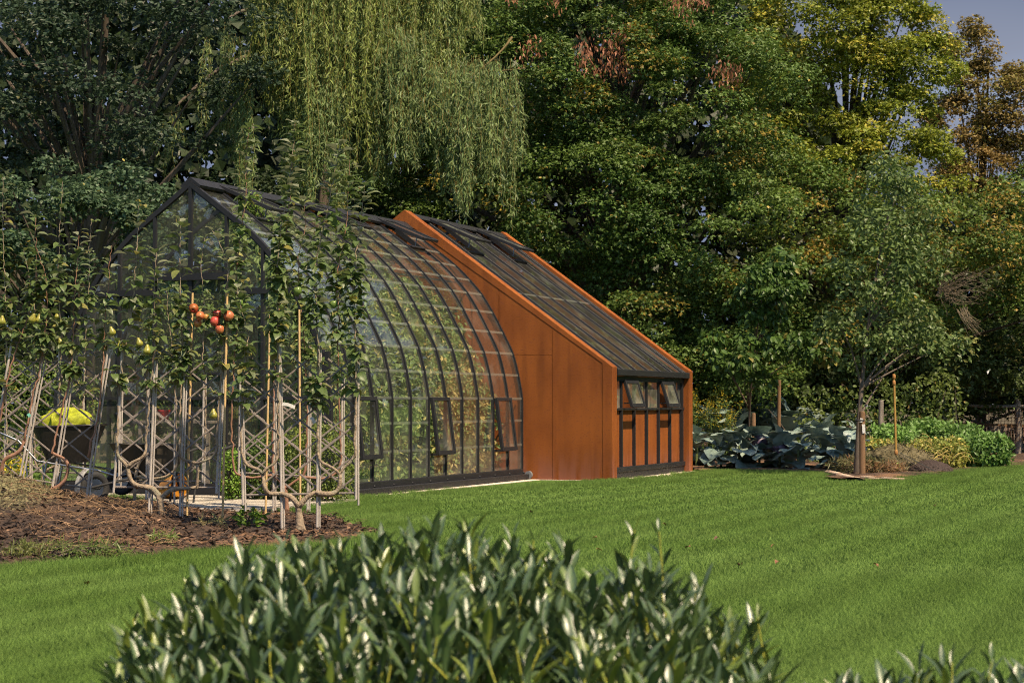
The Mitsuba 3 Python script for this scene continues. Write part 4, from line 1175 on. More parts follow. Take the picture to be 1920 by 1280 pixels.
trellis('grey diamond lattice frame behind the pale fork of the apple tree', A_D, [((212, 923), (228, 655)), ((277, 987), (290, 646)), ((336, 984), (347, 654)), ((405, 925), (417, 650))], ((212, 913), (405, 914)), .42, 1.9, 201, step=.26)
trellis('grey diamond lattice frame behind the Y shaped tree nearest the lawn', B_D, [((455, 947), (450, 740)), ((528, 1002), (521, 640)), ((594, 1002), (597, 622)), ((667, 936), (668, 640))], ((455, 928), (668, 924)), .42, 1.75, 202, step=.26)
trellis('grey diamond lattice frame leaning to the right behind the brown heap', C_D, [((-22, 905), (22, 634)), ((34, 905), (88, 628)), ((97, 915), (139, 648)), ((161, 935), (203, 648))], ((-22, 888), (165, 915)), .38, 1.9, 203, step=.26)
trellis('grey lattice frame at the back left beside the wheelbarrow with the yellow sack', D_D, [((6, 930), (12, 650)), ((55, 925), (62, 645)), ((104, 925), (110, 648)), ((155, 887), (158, 660))], ((6, 882), (157, 887)), .45, 1.9, 204, step=.33)
trellis('grey lattice frame in the back row behind the orange bucket', E_D, [((222, 905), (226, 690)), ((273, 948), (277, 660)), ((326, 948), (329, 680)), ((379, 905), (382, 690))], ((222, 902), (380, 902)), .45, 1.75, 205, step=.33)
trellis('grey lattice frame in the back row in front of the box shaped shrub', F_D, [((447, 888), (450, 690)), ((512, 960), (514, 690)), ((576, 966), (578, 640)), ((640, 905), (641, 690))], ((447, 886), (640, 896)), .45, 1.6, 206, step=.33)

for lab, x0, y0, x1, y1, d in (('orange bamboo cane just left of the red apples', 350, 985, 361, 549, A_D + .12), ('orange bamboo cane beside the fallen apple', 417, 990, 426, 548, A_D - .05), ('orange bamboo cane left of the Y shaped tree', 498, 962, 506, 590, 24.6), ('orange bamboo cane behind the trunk of the Y shaped tree', 563, 956, 561, 580, 25.2)):
    a, b = at(x0, y0, d), at(x1, y1, d)
    q = np.array([a + (b - a) * k for k in np.linspace(0, 1, 41)])
    rr = np.full(41, .0125)
    rr[::6] = .0150
    tag(put('bamboo_cane', MB().tube(q, rr, 9), 'bamboo', smooth=60), lab, 'bamboo cane')

# ------------------------------------------------------------------ fruit
def lathe(profile, n=20):
    p = np.asarray(profile, float)
    a = np.arange(n) * 2 * np.pi / n
    v = np.stack([p[:, :1] * np.cos(a), p[:, :1] * np.sin(a), np.repeat(p[:, 1:], n, 1)], -1).reshape(-1, 3)
    i, j = np.meshgrid(np.arange(len(p) - 1), np.arange(n), indexing='ij')
    q = np.stack([i * n + j, i * n + (j + 1) % n, (i + 1) * n + (j + 1) % n, (i + 1) * n + j], -1).reshape(-1, 4)
    return v, np.vstack([q[:, [0, 1, 2]], q[:, [0, 2, 3]]])


APPLE = lathe([(.001, -.78), (.10, -.80), (.22, -.90), (.40, -.97), (.68, -.84), (.90, -.50), (1.0, -.05), (.97, .35), (.80, .70), (.52, .86), (.28, .83), (.12, .70), (.02, .60)])
PEAR = lathe([(.001, -1.02), (.18, -1.0), (.50, -.95), (.78, -.72), (.88, -.40), (.82, -.05), (.62, .35), (.42, .70), (.33, 1.0), (.24, 1.15), (.10, 1.20), (.001, 1.18)])
rng = np.random.default_rng(77)


def fruit(kind, label, px, py, d, r, base, blush, axis, group):
    v, f = APPLE if kind == 'apple' else PEAR
    m = hfbm(v * 2.3 + px, 3)
    side = np.clip(  .80 + .5 * (v @ unit(np.array([.6, -.5, .5]))) + (m - .5) * 1.5, 0, 1)[:, None]
    c = np.array(base) * (1 - side) + np.array(blush) * side
    st = hnoise(np.c_[np.arctan2(v[:, 1], v[:, 0]) * 7, v[:, 2] * .8, v[:, 2] * 0], 3)[:, None]
    c = c * (.8 + .4 * st)
    z = unit(np.asarray(axis, float))
    x = unit(np.cross(z, [.3, 1, .2]))
    M = np.stack([x, np.cross(z, x), z], 1)
    p = at(px, py, d)
    k = tag(put(kind, (p + (v * r) @ M.T, f, c), 'tinted_gloss', vc=True, smooth=True), label, kind, group)
    e = p + z * r * (.62 if kind == 'apple' else 1.15)
    put('stalk', MB().tube(bez(e, e + z * r * .4, e + z * r * .6 + [.01, 0, r * .2], 5), .0022, 5), 'bark', k)
    return k


RED, YEL, GRN = (.34, .024, .017), (.34, .15, .028), (.20, .26, .05)
AG, PG = 'ripe apples on the front fruit trees', 'pears on the fruit trees at the left'
for lab, x, y, r, b, c, a in (('uppermost red apple of the left cluster, its dark eye turned to the viewer', 363, 578, .057, YEL, RED, (0, .8, .35)), ('pink and yellow apple just below the uppermost one of the left cluster', 375, 592, .053, (.46, .20, .06), (.47, .085, .045), (.1, .8, .5)),
                              ('lowest orange apple of the left cluster, half behind a curled leaf', 371, 606, .045, (.42, .22, .05), (.48, .11, .04), (0, .2, 1)), ('bright red apple at the front left of the right cluster', 403, 602, .055, (.5, .12, .06), (.52, .045, .045), (.3, .3, .9)),
                              ('red apple half hidden at the top left of the right cluster', 407, 589, .05, (.5, .1, .06), (.45, .03, .05), (0, .2, 1)), ('large pink apple right of the bamboo cane', 429, 592, .060, (.48, .22, .07), (.48, .10, .06), (.5, .5, .7)), ('lowest pink apple hanging under the right cluster', 412, 617, .052, (.46, .20, .07), (.48, .09, .05), (0, .1, 1)),
                              ('pale apple peeping out behind the left cluster', 386, 594, .036, YEL, (.50, .28, .08), (0, .2, 1))):
    fruit('apple', lab, x, y, A_D - .10 + (.06 if 'behind' in lab or 'hidden' in lab else 0), r * .92, b, c, a, AG)
fruit('apple', 'fallen orange apple lying on the bark mulch beside a bamboo cane', 408, 966, 25.3, .052, YEL, (.5, .16, .06), (.4, .3, .8), 'ripe apples on the front fruit trees')
for lab, x, y, d, r in (('pair pear at the left edge of the picture', 4, 601, C_D - .1, .048), ('left pear of the hanging pair over the leaning frame', 61, 597, C_D - .1, .05), ('right pear of the hanging pair over the leaning frame', 73, 598, C_D - .05, .045), ('small yellow pear right of the hanging pair', 107, 592, C_D, .036), ('yellow pear against the shaded gable', 210, 621, A_D, .046), ('small pear below the yellow one', 224, 646, A_D, .036),
                        ('large pear left of the pale lattice pole', 276, 656, A_D - .1, .052), ('green pear in the leaves left of the large pear', 261, 642, A_D, .046), ('yellow pear low on the lattice', 295, 732, E_D - .2, .044), ('yellow green pear near the bamboo cane', 400, 776, E_D - .2, .06), ('small pear hanging on the upper left shoot', 113, 640, C_D, .035)):
    fruit('pear', lab, x, y, d, r, (.20, .21, .030), (.32, .29, .05), (rng.normal(0, .15), rng.normal(0, .15), 1), PG)
for lab, x, y, d in (('green fruit on the red shoot above the apples', 451, 434, F_D), ('green fruit just below the upper one on the red shoot', 443, 466, F_D), ('green fruit in the leaves right of the apples', 449, 567, F_D - .2), ('green fruit hanging lower right of the apples', 461, 575, F_D - .2), ('green fruit on the Y shaped tree', 558, 545, B_D - .05), ('small yellow fruit at the top of the outermost shoot', 662, 557, B_D - .05), ('green fruit beside the curved roof', 625, 570, B_D)):
    fruit('apple', lab, x, y, d, .043, (.09, .16, .03) if 'yellow' not in lab else (.45, .33, .05), (.16, .23, .05) if 'yellow' not in lab else (.5, .36, .05), (rng.normal(0, .3), -.2, 1), 'unripe green fruit')
# white and mint plant tags
for lab, x, y, x2, y2, d, col in (('curved white plant tag on the Y shaped tree', 529, 757, 553, 764, B_D - .08, (.66, .64, .58)), ('mint green plant tag hanging right of the white one', 577, 741, 588, 768, B_D + .1, (.30, .55, .44)), ('small white plant tag below the mint green one', 583, 782, 590, 793, B_D + .05, (.66, .64, .6)), ('tiny mint green tag tied to the leaning frame', 52, 776, 56, 781, C_D - .1, (.20, .55, .42))):
    a, b = at(x, y, d), at(x2, y2, d)
    m = (a + b) / 2 + [0, -.01, .02]
    q = bez(a, m, b, 7)
    nrm_ = unit(np.cross(b - a, [0, 1, 0])) * .017
    v = np.vstack([q - nrm_ + [0, -.001, 0], q + nrm_ + [0, -.001, 0], q - nrm_ + [0, .001, 0], q + nrm_ + [0, .001, 0]])
    f = [[i, i + 1, 8 + i, 7 + i] for i in range(6)] + [[14 + i, 21 + i, 22 + i, 15 + i] for i in range(6)] + [[i, 14 + i, 15 + i, i + 1] for i in range(6)] + [[7 + i, 8 + i, 22 + i, 21 + i] for i in range(6)] + [[0, 7, 21, 14], [6, 20, 27, 13]]
    tag(put('plant_tag', MB().add(v, f, col), 'tinted', vc=True), lab, 'plant tag')

# ------------------------------------------------------------------ laurel hedge in the foreground
LAUREL = [(.018, .058, .032), (.022, .066, .036), (.016, .052, .030), (.028, .074, .036), (.040, .092, .028), (.080, .135, .022), (.140, .195, .022), (.185, .235, .026)]
laurel_leaves = LeafSet([leaf_mesh(.195 + .03 * (i % 3), .42 + .16 * (i % 2), .25 + .25 * (i % 3), 7, .02, 40 + i, col=c, rib=(.16, .21, .05), peak=.52, cols_n=3, petiole=.05) for i, c in enumerate(LAUREL)], 'leaf_glossy')
OX = [205, 235, 262, 345, 440, 530, 640, 755, 830, 880, 960, 1080, 1180, 1235, 1290, 1345, 1425, 1440, 1470]
OY = [1300, 1190, 1155, 1098, 1045, 1018, 1022, 1000, 982, 1000, 1010, 1045, 1048, 1035, 1092, 1130, 1165, 1215, 1300]


def shoot(rng, foot, tip, stems, items, n=12, lmin=.115, lmax=.180, stem_from=.0):
    q = bez(foot, (foot + tip) / 2 + rng.normal(0, .012, 3), tip, 7)
    stems.tube(q, np.linspace(.0042, .0022, 7), 5, np.array([.36, .37, .05]) * rng.uniform(.6, 1.2), caps=False)
    a = rng.uniform(0, 6.28)
    yel = rng.random() < .30
    for i in range(n):
        k = 1 - (i / n) ** 1.15 * .95
        p = np.array([np.interp(k, np.linspace(0, 1, 7), q[:, j]) for j in range(3)])
        a += 2.4 + rng.normal(0, .25)
        el = np.interp(i / n, [0, .3, 1], [1.36, 1.12, .80]) + rng.normal(0, .15)
        o = np.array([math.cos(a), math.sin(a), 0])
        ax = o * math.cos(el) + np.array([0, 0, math.sin(el)])
        nr = unit(np.array([0, 0, 1.0]) * math.cos(el) - o * math.sin(el) + rng.normal(0, .15, 3))
        var = rng.choice([5, 6, 7]) if (yel and rng.random() < .55) else rng.choice(6, p=[.24, .24, .2, .16, .11, .05])
        items.append((p + o * .004, ax, nr, rng.uniform(lmin, lmax) * np.interp(i / n, [0, .25, 1], [.72, 1, .95]), int(var)))


def laurel(label, seed, px0, px1, ox, oy, d0, d1, n, extra=()):
    rng = np.random.default_rng(seed)
    t = thing('laurel_hedge', label, 'hedge')
    stems, items = MB(), []
    for _ in range(n):
        d = rng.uniform(d0, d1)
        x = rng.uniform(px0, px1)
        top = np.interp(x, ox, oy)
        k = (d1 - d) / (d1 - d0)                              # 0 at the back ridge, 1 at the near side
        z = at(x, top, d1)[2] - .22 * k ** 1.5 - abs(rng.normal(0, .075)) - .045 + (.075 * rng.random() if rng.random() < .14 else 0)
        p = at(x, 900, d)
        tip = np.array([p[0] * (1 + .35 * (d1 / d - 1)), d, z])
        if z < .10:
            continue
        ln = rng.uniform(.20, .34)
        foot = tip - np.array([rng.normal(0, .05), rng.normal(0, .05), ln])
        shoot(rng, foot, tip, stems, items, int(rng.integers(8, 12)))
    for x, y, d, ln in extra:
        tip = at(x, y + 8, d)
        shoot(rng, tip - np.array([rng.normal(0, .03), 0, ln]), tip, stems, items, 9, .065, .10)
    laurel_leaves.place(t, items, 300)
    labels[put('stem', stems, 'tinted', t, vc=True)] = {'kind': 'stuff'}
    mb = MB()
    for _ in range(26):                                       # bare wood below the leaves
        d, x = rng.uniform(d0, d1), rng.uniform(px0 + 60, px1 - 60)
        p = at(x, 900, d)
        h = at(x, np.interp(x, ox, oy), d1)[2] * .42
        p = np.array([p[0] * d1 / d, d, 0])
        mb.tube(bez(p, p + [rng.normal(0, .08), 0, h * .5], p + [rng.normal(0, .2), rng.normal(0, .1), h], 5), np.linspace(.014, .006, 5), 5)
    labels[put('branch', mb, 'bark', t)] = {'kind': 'stuff'}
    return t


laurel('clipped laurel hedge with long glossy leaves across the bottom of the picture', 301, 205, 1470, OX, OY, 6.35, 7.75, 540,
       extra=((1190, 985, 7.5, .34), (1236, 988, 7.5, .34), (815, 975, 7.6, .3), (760, 990, 7.7, .28), (640, 1015, 7.6, .3), (960, 1000, 7.7, .28), (1306, 1090, 7.6, .28), (1000, 1005, 7.6, .28), (250, 1150, 7.7, .28), (345, 1088, 7.7, .28), (535, 1010, 7.7, .28), (435, 1050, 7.6, .28), (610, 1012, 7.6, .28), (870, 985, 7.6, .3), (1420, 1150, 7.6, .28)))
laurel('second laurel hedge, only its shoot tips rising into the lower right corner', 302, 1480, 1960, [1480, 1520, 1600, 1700, 1770, 1850, 1960], [1285, 1262, 1272, 1250, 1222, 1230, 1245], 6.5, 7.4, 90, extra=((1785, 1232, 7.0, .3), (1860, 1232, 7.1, .3)))

# ------------------------------------------------------------------ plants inside the glass
rng = np.random.default_rng(91)
TOMATO = (OVATE[0] * [.72, 1, 1.2], OVATE[1])


def vine(name, label, category, group, foot, top, n, green, yellow, share, seed, spread=.30, size=(.06, .13), glass=None, via=None):
    r = np.random.default_rng(seed)
    t = thing(name, label, category, group)
    k = np.linspace(0, 1, 12)
    stem = bez(foot, (foot + top) / 2 + [r.normal(0, .08), r.normal(0, .08), 0] if via is None else via, top, 12)
    put('stem', MB().tube(stem, np.linspace(.012, .005, 12), 5), 'tinted_stem', t, smooth=True)
    tt = r.random(n) ** .85
    pos = np.stack([np.interp(tt, k, stem[:, j]) for j in range(3)], -1)
    lf = r.integers(0, n // 7, n)                             # leaflets gather on hanging leaves
    ang, ln = r.uniform(0, 6.28, n)[lf], (r.uniform(.25, 1, n) * spread)[lf]
    tt2 = tt[lf]
    pos = np.stack([np.interp(tt2, k, stem[:, j]) for j in range(3)], -1)
    q = r.random(n)
    pos += np.stack([np.cos(ang) * ln * q, np.sin(ang) * ln * q, .12 * q - .38 * q * q * ln / spread], -1) + r.normal(0, .03, (n, 3))
    keep = pos[:, 2] > .06
    if glass is not None:
        rel = pos - CORNER
        s = rel @ YD
        keep &= (s > prof(np.clip(pos[:, 2] + .05, .1, 4.3)) + .06) & (pos[:, 2] < 4.25)
    pos, tt2 = pos[keep], tt2[keep]
    n = len(pos)
    v, f = scatter(TOMATO, pos, np.c_[r.normal(0, .8, (n, 2)), r.normal(-.7, .5, n)], unit(r.normal(0, .6, (n, 3)) + [.2, -.4, .5]), r.uniform(*size, n))
    yel = (r.random((n, 1)) < share * (1.4 - tt2[:, None]))
    c = np.where(yel, np.array(yellow), np.array(green)) * r.uniform(.55, 1.45, (n, 1))
    put('foliage', (v, f, vcol(len(TOMATO[0]), c)), 'leaf_far', t, vc=True)
    return t


scene['tinted_stem'] = pr((.12, .15, .05), .6)
TG = 'tomato plants growing inside the glasshouse'
for i in range(10):
    u = .45 + .75 * i
    old = i >= 6
    vine('tomato_plant', ('tall green tomato plant behind the %s bay of the curved glass, counted from the gable' if not old else 'yellowing tomato plant behind the %s bay of the curved glass, counted from the gable') % ('first second third fourth fifth sixth eighth ninth tenth last'.split()[i]), 'tomato plant', TG if not old else 'yellowing tomato plants at the far end of the glasshouse',
         G(u, .40, .03), G(u + .1, 1.70 + .15 * (i % 2), 4.0 - (.55 if old else 0)), 7000, (.175, .255, .075), (.40, .38, .12) if not old else (.44, .36, .13), .13 if not old else .34, 400 + i, .48, (.07, .15), glass=True, via=G(u + .05, .45, 2.3))
for i in range(6):
    u = .9 + 1.05 * i
    vine('tomato_plant', 'tomato plant in the middle row behind the glass', 'tomato plant', 'tomato plants in the middle row of the glasshouse', G(u, 1.55, .03), G(u, 1.9, 3.75), 3400, (.160, .235, .070), (.40, .35, .07), .15, 430 + i, .40, glass=True)
for i in range(6):
    u = .8 + 1.05 * i
    vine('tomato_plant', 'tomato plant along the far glass wall', 'tomato plant', 'tomato plants along the far side of the glasshouse', G(u, 3.35, .03), G(u, 2.95, 3.1), 2800, (.135, .200, .055), (.32, .30, .07), .12, 450 + i, .42)
vine('climbing_plant', 'dry straw coloured climber behind the first pane of the steel garden house', 'climbing plant', None, G(8.75, -1.1, .03), G(8.9, -.6, 2.0), 1100, (.40, .36, .17), (.42, .36, .16), .5, 470, .26, (.05, .11))
vine('climbing_plant', 'green climber behind the second sash of the steel garden house', 'climbing plant', None, G(9.4, -1.0, .03), G(9.9, -.5, 2.1), 1200, (.14, .20, .045), (.22, .22, .06), .2, 471, .3, (.05, .11))
vine('climbing_plant', 'sparse yellow climber under the middle of the glazed slope', 'climbing plant', None, G(10.4, .2, .03), G(10.8, .9, 3.2), 800, (.20, .19, .05), (.32, .24, .07), .6, 472, .5, (.06, .12))
vine('climbing_plant', 'pale climber under the far part of the glazed slope', 'climbing plant', None, G(12.0, -.4, .03), G(12.2, .1, 2.5), 800, (.18, .19, .06), (.30, .25, .09), .5, 473, .5, (.06, .12))
vine('climbing_plant', 'bright green young plant in the open window at the right', 'climbing plant', None, G(11.55, -1.25, .9), G(11.6, -1.3, 1.42), 120, (.22, .36, .03), (.26, .40, .04), .2, 474, .13, (.06, .11))
vine('vent_vine', 'green shoot growing out of the open roof vent at the near end', 'climbing plant', None, G(1.15, 2.0, 3.3), G(1.1, 1.75, 4.42), 700, (.13, .21, .035), (.27, .27, .045), .25, 475, .32, (.05, .09))
vine('vent_vine', 'green shoot reaching through the middle roof vent', 'climbing plant', None, G(4.0, 2.0, 3.3), G(4.0, 1.75, 4.38), 500, (.12, .2, .035), (.25, .25, .04), .15, 476, .3, (.05, .09))
# bench and red pot behind the gable
bn = thing('potting_bench', 'grey potting bench inside the gable', 'bench')
put('bench_top', MB().bar(G(.55, 3.3, 1.06), G(.55, 2.0, 1.06), .50, .035), 'wood_old', bn)
for s in (3.2, 2.1):
    for u in (.36, .74):
        put('leg', MB().bar(G(u, s, .03), G(u, s, 1.04), .05, .05, up=XD), 'wood_old', bn)
tag(put('plant_pot', (lathe([(.001, 0), (.062, 0), (.085, .125), (.094, .125), (.096, .155), (.084, .155), (.076, .05), (.001, .05)], 20)[0] + at(307, 786, 30.75), lathe([(0, 0)] * 8, 20)[1], np.full((160, 3), (.42, .018, .022))), 'tinted_gloss', vc=True, smooth=40), 'red plastic pot on the bench behind the gable glass', 'plant pot')
scene['plant_pot']['to_world'] = T().translate([0, 0, float(1.08 - at(307, 786, 30.75)[2])])

# ------------------------------------------------------------------ wheelbarrows, sack, bucket behind the frames
def ring(c, r, tr, axis, n=28, m=10):
    t = trimesh.creation.torus(r, tr, major_sections=n, minor_sections=m)
    z = unit(np.asarray(axis, float))
    x = unit(np.cross(z, [0, 0, 1.0] if abs(z[2]) < .9 else [1, 0, 0]))
    return trimesh.Trimesh(t.vertices @ np.stack([x, np.cross(z, x), z]) + c, t.faces)


def wheelbarrow(label, o, ang, tub_mat, tube_mat, seed, sc=1.0, sz=1.0):
    """Local x runs from the wheel to the handles."""
    t = thing('wheelbarrow', label, 'wheelbarrow')
    c, s = math.cos(ang), math.sin(ang)
    P = lambda x, y, z: o + np.stack([c * np.asarray(x) - s * np.asarray(y), s * np.asarray(x) + c * np.asarray(y), np.asarray(z) * sz + 0 * np.asarray(x)], -1) * sc
    # tub: a rounded tapering pan with thickness
    def loop(x0, x1, w0, w1, z0, z1, r=.1):
        g = sbox(x0, -.5, x1, .5).buffer(0)
        pts = []
        for k in np.linspace(0, 2 * np.pi, 29)[:-1]:
            cx, sy = np.sign(math.cos(k)) * abs(math.cos(k)) ** .45, np.sign(math.sin(k)) * abs(math.sin(k)) ** .45
            x = (x0 + x1) / 2 + cx * (x1 - x0) / 2
            f = (x - x0) / (x1 - x0)
            pts.append((x, sy * (w0 + (w1 - w0) * f) / 2, z0 + (z1 - z0) * f))
        return np.array(pts)
    rings = [loop(.16, .66, .30, .38, .33, .31), loop(-.02, .86, .50, .60, .62, .60), loop(-.04, .88, .54, .64, .625, .605), loop(-.04, .88, .52, .62, .635, .615), loop(.0, .84, .48, .58, .62, .60), loop(.18, .64, .28, .36, .345, .325)]
    v = np.vstack([P(q[:, 0], q[:, 1], q[:, 2]) for q in rings])
    n = 28
    f = [[k * n + i, k * n + (i + 1) % n, (k + 1) * n + (i + 1) % n, (k + 1) * n + i] for k in range(5) for i in range(n)]
    f2 = [[0, i + 1, i] for i in range(1, n - 1)] + [[5 * n, 5 * n + i, 5 * n + i + 1] for i in range(1, n - 1)]
    put('tub', MB().add(v, f).add(v, f2), tub_mat, t, smooth=40)
    for y in (-.24, .24):
        put('handle_tube', MB().tube([P(-.38, y * .35, .20), P(-.05, y * .8, .27), P(.3, y, .30), P(.75, y, .34), P(1.0, y * 1.1, .50), P(1.32, y * 1.15, .58)], .016, 8), tube_mat, t, smooth=True)
        put('grip', MB().tube([P(1.25, y * 1.15, .565), P(1.40, y * 1.15, .60)], .022, 9), 'rubber', t, smooth=40)
        put('leg', MB().tube([P(.62, y, .33), P(.70, y, .03), P(.85, y, .015), P(.90, y, .31)], .015, 8), tube_mat, t, smooth=True)
    w = put('wheel', MB().tm(ring(P(-.30, 0, .19), .145 * sc, .046 * sc, P(0, 1, 0) - o)), 'rubber', t, smooth=True)
    put('rim', MB().tube([P(-.30, -.035, .19), P(-.30, .035, .19)], .105 * sc, 18), 'galvanised', w, smooth=40)
    put('axle', MB().tube([P(-.30, -.13, .19), P(-.30, .13, .19)], .012, 8), tube_mat, t, smooth=True)
    k = np.linspace(2.0, 3.6, 9)
    mg = MB()
    a, b = P(-.30 + .21 * np.cos(k), -.06, .19 + .21 * np.sin(k) * 1.0), P(-.30 + .21 * np.cos(k), .06, .19 + .21 * np.sin(k))
    mg.add(np.vstack([a, b, a * 1 + [0, 0, .004], b + [0, 0, .004]]), [[i, i + 1, 10 + i, 9 + i] for i in range(8)] + [[18 + i, 27 + i, 28 + i, 19 + i] for i in range(8)])
    put('mudguard', mg, 'dirty_white', t, smooth=True)
    return P


P1 = wheelbarrow('black wheelbarrow carrying a lime yellow sack behind the leaning frame', np.array([-5.46, 28.3, .0]), math.radians(167), 'plastic_black', 'galvanised', 1, 1.04, 1.60)
P2 = wheelbarrow('muddy dark wheelbarrow with a white mudguard in the middle of the frames', np.array([-5.08, 27.5, 0]), math.radians(42), 'plastic_drab', 'rubber', 2, 1.15, 1.12)
m = trimesh.creation.icosphere(5, 1.0)
v = m.vertices * [.27, .20, .12]
v[:, 2] = np.maximum(v[:, 2], -.10)
nn = hfbm(v * 4.5 + 3, 3)
crease = np.abs(hfbm(v * 3.2 + 9, 3) - .5)
rid = 1 - np.abs(2 * hfbm(v * 6.5 + 4, 2) - 1)
v = v * (1 + .70 * (nn[:, None] - .5)) + m.vertices * (.10 * crease[:, None] + .085 * (rid[:, None] ** 3))
o = P1(.44, 0, .65)
tag(put('sack', (v @ np.array([[math.cos(2.93), math.sin(2.93), 0], [-math.sin(2.93), math.cos(2.93), 0], [0, 0, 1]]) + o, m.faces, np.full((len(v), 3), (.30, .33, .012)) * (.7 + .6 * hnoise(v * 30, 2)[:, None])), 'tinted', vc=True, smooth=True), 'crumpled lime yellow sack lying in the black wheelbarrow', 'sack')
tag(put('garden_wire', MB().tube([at(-40, 684, 25.6), at(20, 676, 25.6), at(90, 680, 25.6), at(196, 656, 25.6)], .006, 6), 'rubber', smooth=True), 'thin black wire strung across the leaning frame at the left', 'wire')
# orange bucket lying in front of the path
o, ax_ = gnd(322, 938) + [0, 0, .17], unit(np.array([.75, -.55, .25]))
x_ = unit(np.cross(ax_, [0, 0, 1]))
Mx = np.stack([x_, np.cross(ax_, x_), ax_])
lv, lf = lathe(np.array([(.001, -.17), (.15, -.17), (.165, -.15), (.215, .17), (.228, .17), (.228, .19), (.205, .19), (.15, -.14), (.001, -.14)]) * .8, 26)
bk = tag(put('bucket', (lv @ Mx + o, lf, np.full((len(lv), 3), (.36, .16, .02))), 'tinted_gloss', vc=True, smooth=40), 'orange plastic bucket lying on its side behind the apple tree', 'bucket')
k = np.linspace(.25, np.pi - .25, 13)
put('bail', MB().tube(o + np.outer(np.cos(k) * .172, x_) + np.outer(np.full(13, .136), ax_) + np.outer(np.sin(k) * .16, np.cross(x_, ax_)) * -1, .007, 7), 'galvanised', bk, smooth=True)

# box shaped shrub between the frames and the glass
def bush(name, label, cx, d, w, dep, h, seed, pal, n=5200, size=(.025, .055), leaf='leaf_far', category='shrub', tpl=OVATE):
    r = np.random.default_rng(seed)
    c = np.array([at(cx, 900, d)[0], d, 0])
    q = rand_dirs(n, r)
    q = np.sign(q) * np.abs(q) ** .75 * np.clip(1 - np.abs(r.normal(0, .2, (n, 1))), .1, 1.1)
    lump = .8 + .45 * (hnoise(q * 2.6 + seed, 3)[:, None])
    pos = c + q * lump * [w / 2, dep / 2, h / 2] + [0, 0, h * .5]
    pos = pos[pos[:, 2] > .02]
    t = thing(name, label, category)
    v, f = scatter(tpl, pos, r.normal(0, 1, (len(pos), 3)), unit(r.normal(0, .6, (len(pos), 3)) + [.2, -.4, .7]), r.uniform(*size, len(pos)))
    put('foliage', (v, f, vcol(len(tpl[0]), pal(r, np.zeros(len(pos), int), pos, 1))), leaf, t, vc=True)
    mb = MB()
    for _ in range(9):
        e = c + [r.normal(0, w * .22), r.normal(0, dep * .2), h * r.uniform(.55, .9)]
        b = c + [r.normal(0, w * .12), r.normal(0, dep * .1), 0]
        mb.tube(bez(b, (b + e) / 2 + [0, 0, .05], e, 5), np.linspace(.012, .004, 5), 5)
    labels[put('stem', mb, 'bark', t)] = {'kind': 'stuff'}
    return t


bush('box_shrub', 'rounded box shrub at the near corner of the curved glass', 600, 28.6, .95, .7, 1.05, 501, palette((.085, .125, .022), (.12, .155, .03), (.22, .20, .04), .05, 31, 2))
bush('box_shrub', 'box shrub beside the bamboo cane in front of the gable', 512, 29.0, .75, .6, .95, 502, palette((.060, .105, .020), (.085, .13, .024), (.20, .19, .04), .04, 32, 2), 3600)
bush('herb_clump', 'bright green herb clump at the foot of the gable', 432, 28.9, .30, .3, .72, 503, palette((.10, .19, .022), (.14, .23, .03), (.30, .16, .06), .06, 33, 2), 1200, (.03, .06), category='herb')
bush('lavender_clump', 'grey green herb clump between the two box shrubs', 470, 29.0, .42, .35, .55, 504, palette((.075, .11, .045), (.10, .13, .05), (.16, .15, .06), .04, 34, 2), 1700, (.04, .08), category='herb', tpl=WILLOW)
bush('yellow_flower', 'small yellow flowers at the far left behind the leaning frame', 24, 29.2, .42, .3, .55, 681, palette((.50, .42, .02), (.10, .15, .03), (.55, .42, .02), .5, 47, 6), 420, (.03, .06), category='flower')
bush('mulch_seedling', 'small bright green seedling growing in the bark mulch', 471, 22.3, .30, .26, .24, 505, palette((.10, .18, .02), (.13, .20, .03), (.22, .20, .03), .1, 35, 3), 130, (.05, .085), 'leaf_thin', 'seedling')
bush('grass_tuft', 'loose grass tuft beside the seedling on the mulch', 395, 22.2, .34, .25, .13, 506, palette((.085, .12, .05), (.12, .13, .06), (.2, .17, .07), .2, 36, 3), 170, (.06, .13), 'leaf_thin', 'grass tuft', WILLOW)
bush('grass_tuft', 'bright grass tuft on the front edge of the brown heap', 305, 19.6, .22, .2, .14, 507, palette((.10, .19, .03), (.14, .22, .04), (.2, .2, .07), .1, 37, 3), 260, (.05, .10), 'leaf_thin', 'grass tuft', WILLOW)
bush('grass_tuft', 'wide patch of pale grass at the foot of the heap', 120, 18.2, 1.1, .4, .14, 508, palette((.10, .16, .035), (.16, .17, .05), (.26, .20, .08), .2, 38, 3), 900, (.05, .11), 'leaf_thin', 'grass tuft', WILLOW)

# ------------------------------------------------------------------ vegetable patch
def veg_ground():
    def zf(x, y):
        r = hfbm(np.stack([x * 2.5, y * 2.5, x * 0 + 2], -1), 4) - .5
        c = gnd(1712, 872)
        m = .42 * np.exp(-((x - c[0] + .15) / .85) ** 2 - ((y - c[1] - 1.4) / 1.6) ** 2)
        return .035 + .10 * r + m
    b = VEG.bounds
    return grid_mesh(b[0], b[2], b[1], b[3], 150, 150, zf, keep=lambda x, y: inside(VEG.buffer(.05), x, y))


vv, vf = veg_ground()
put('vegetable_bed', (vv, vf), 'soil', smooth=True, label='bare earth of the vegetable patch with a low mound', kind='structure')

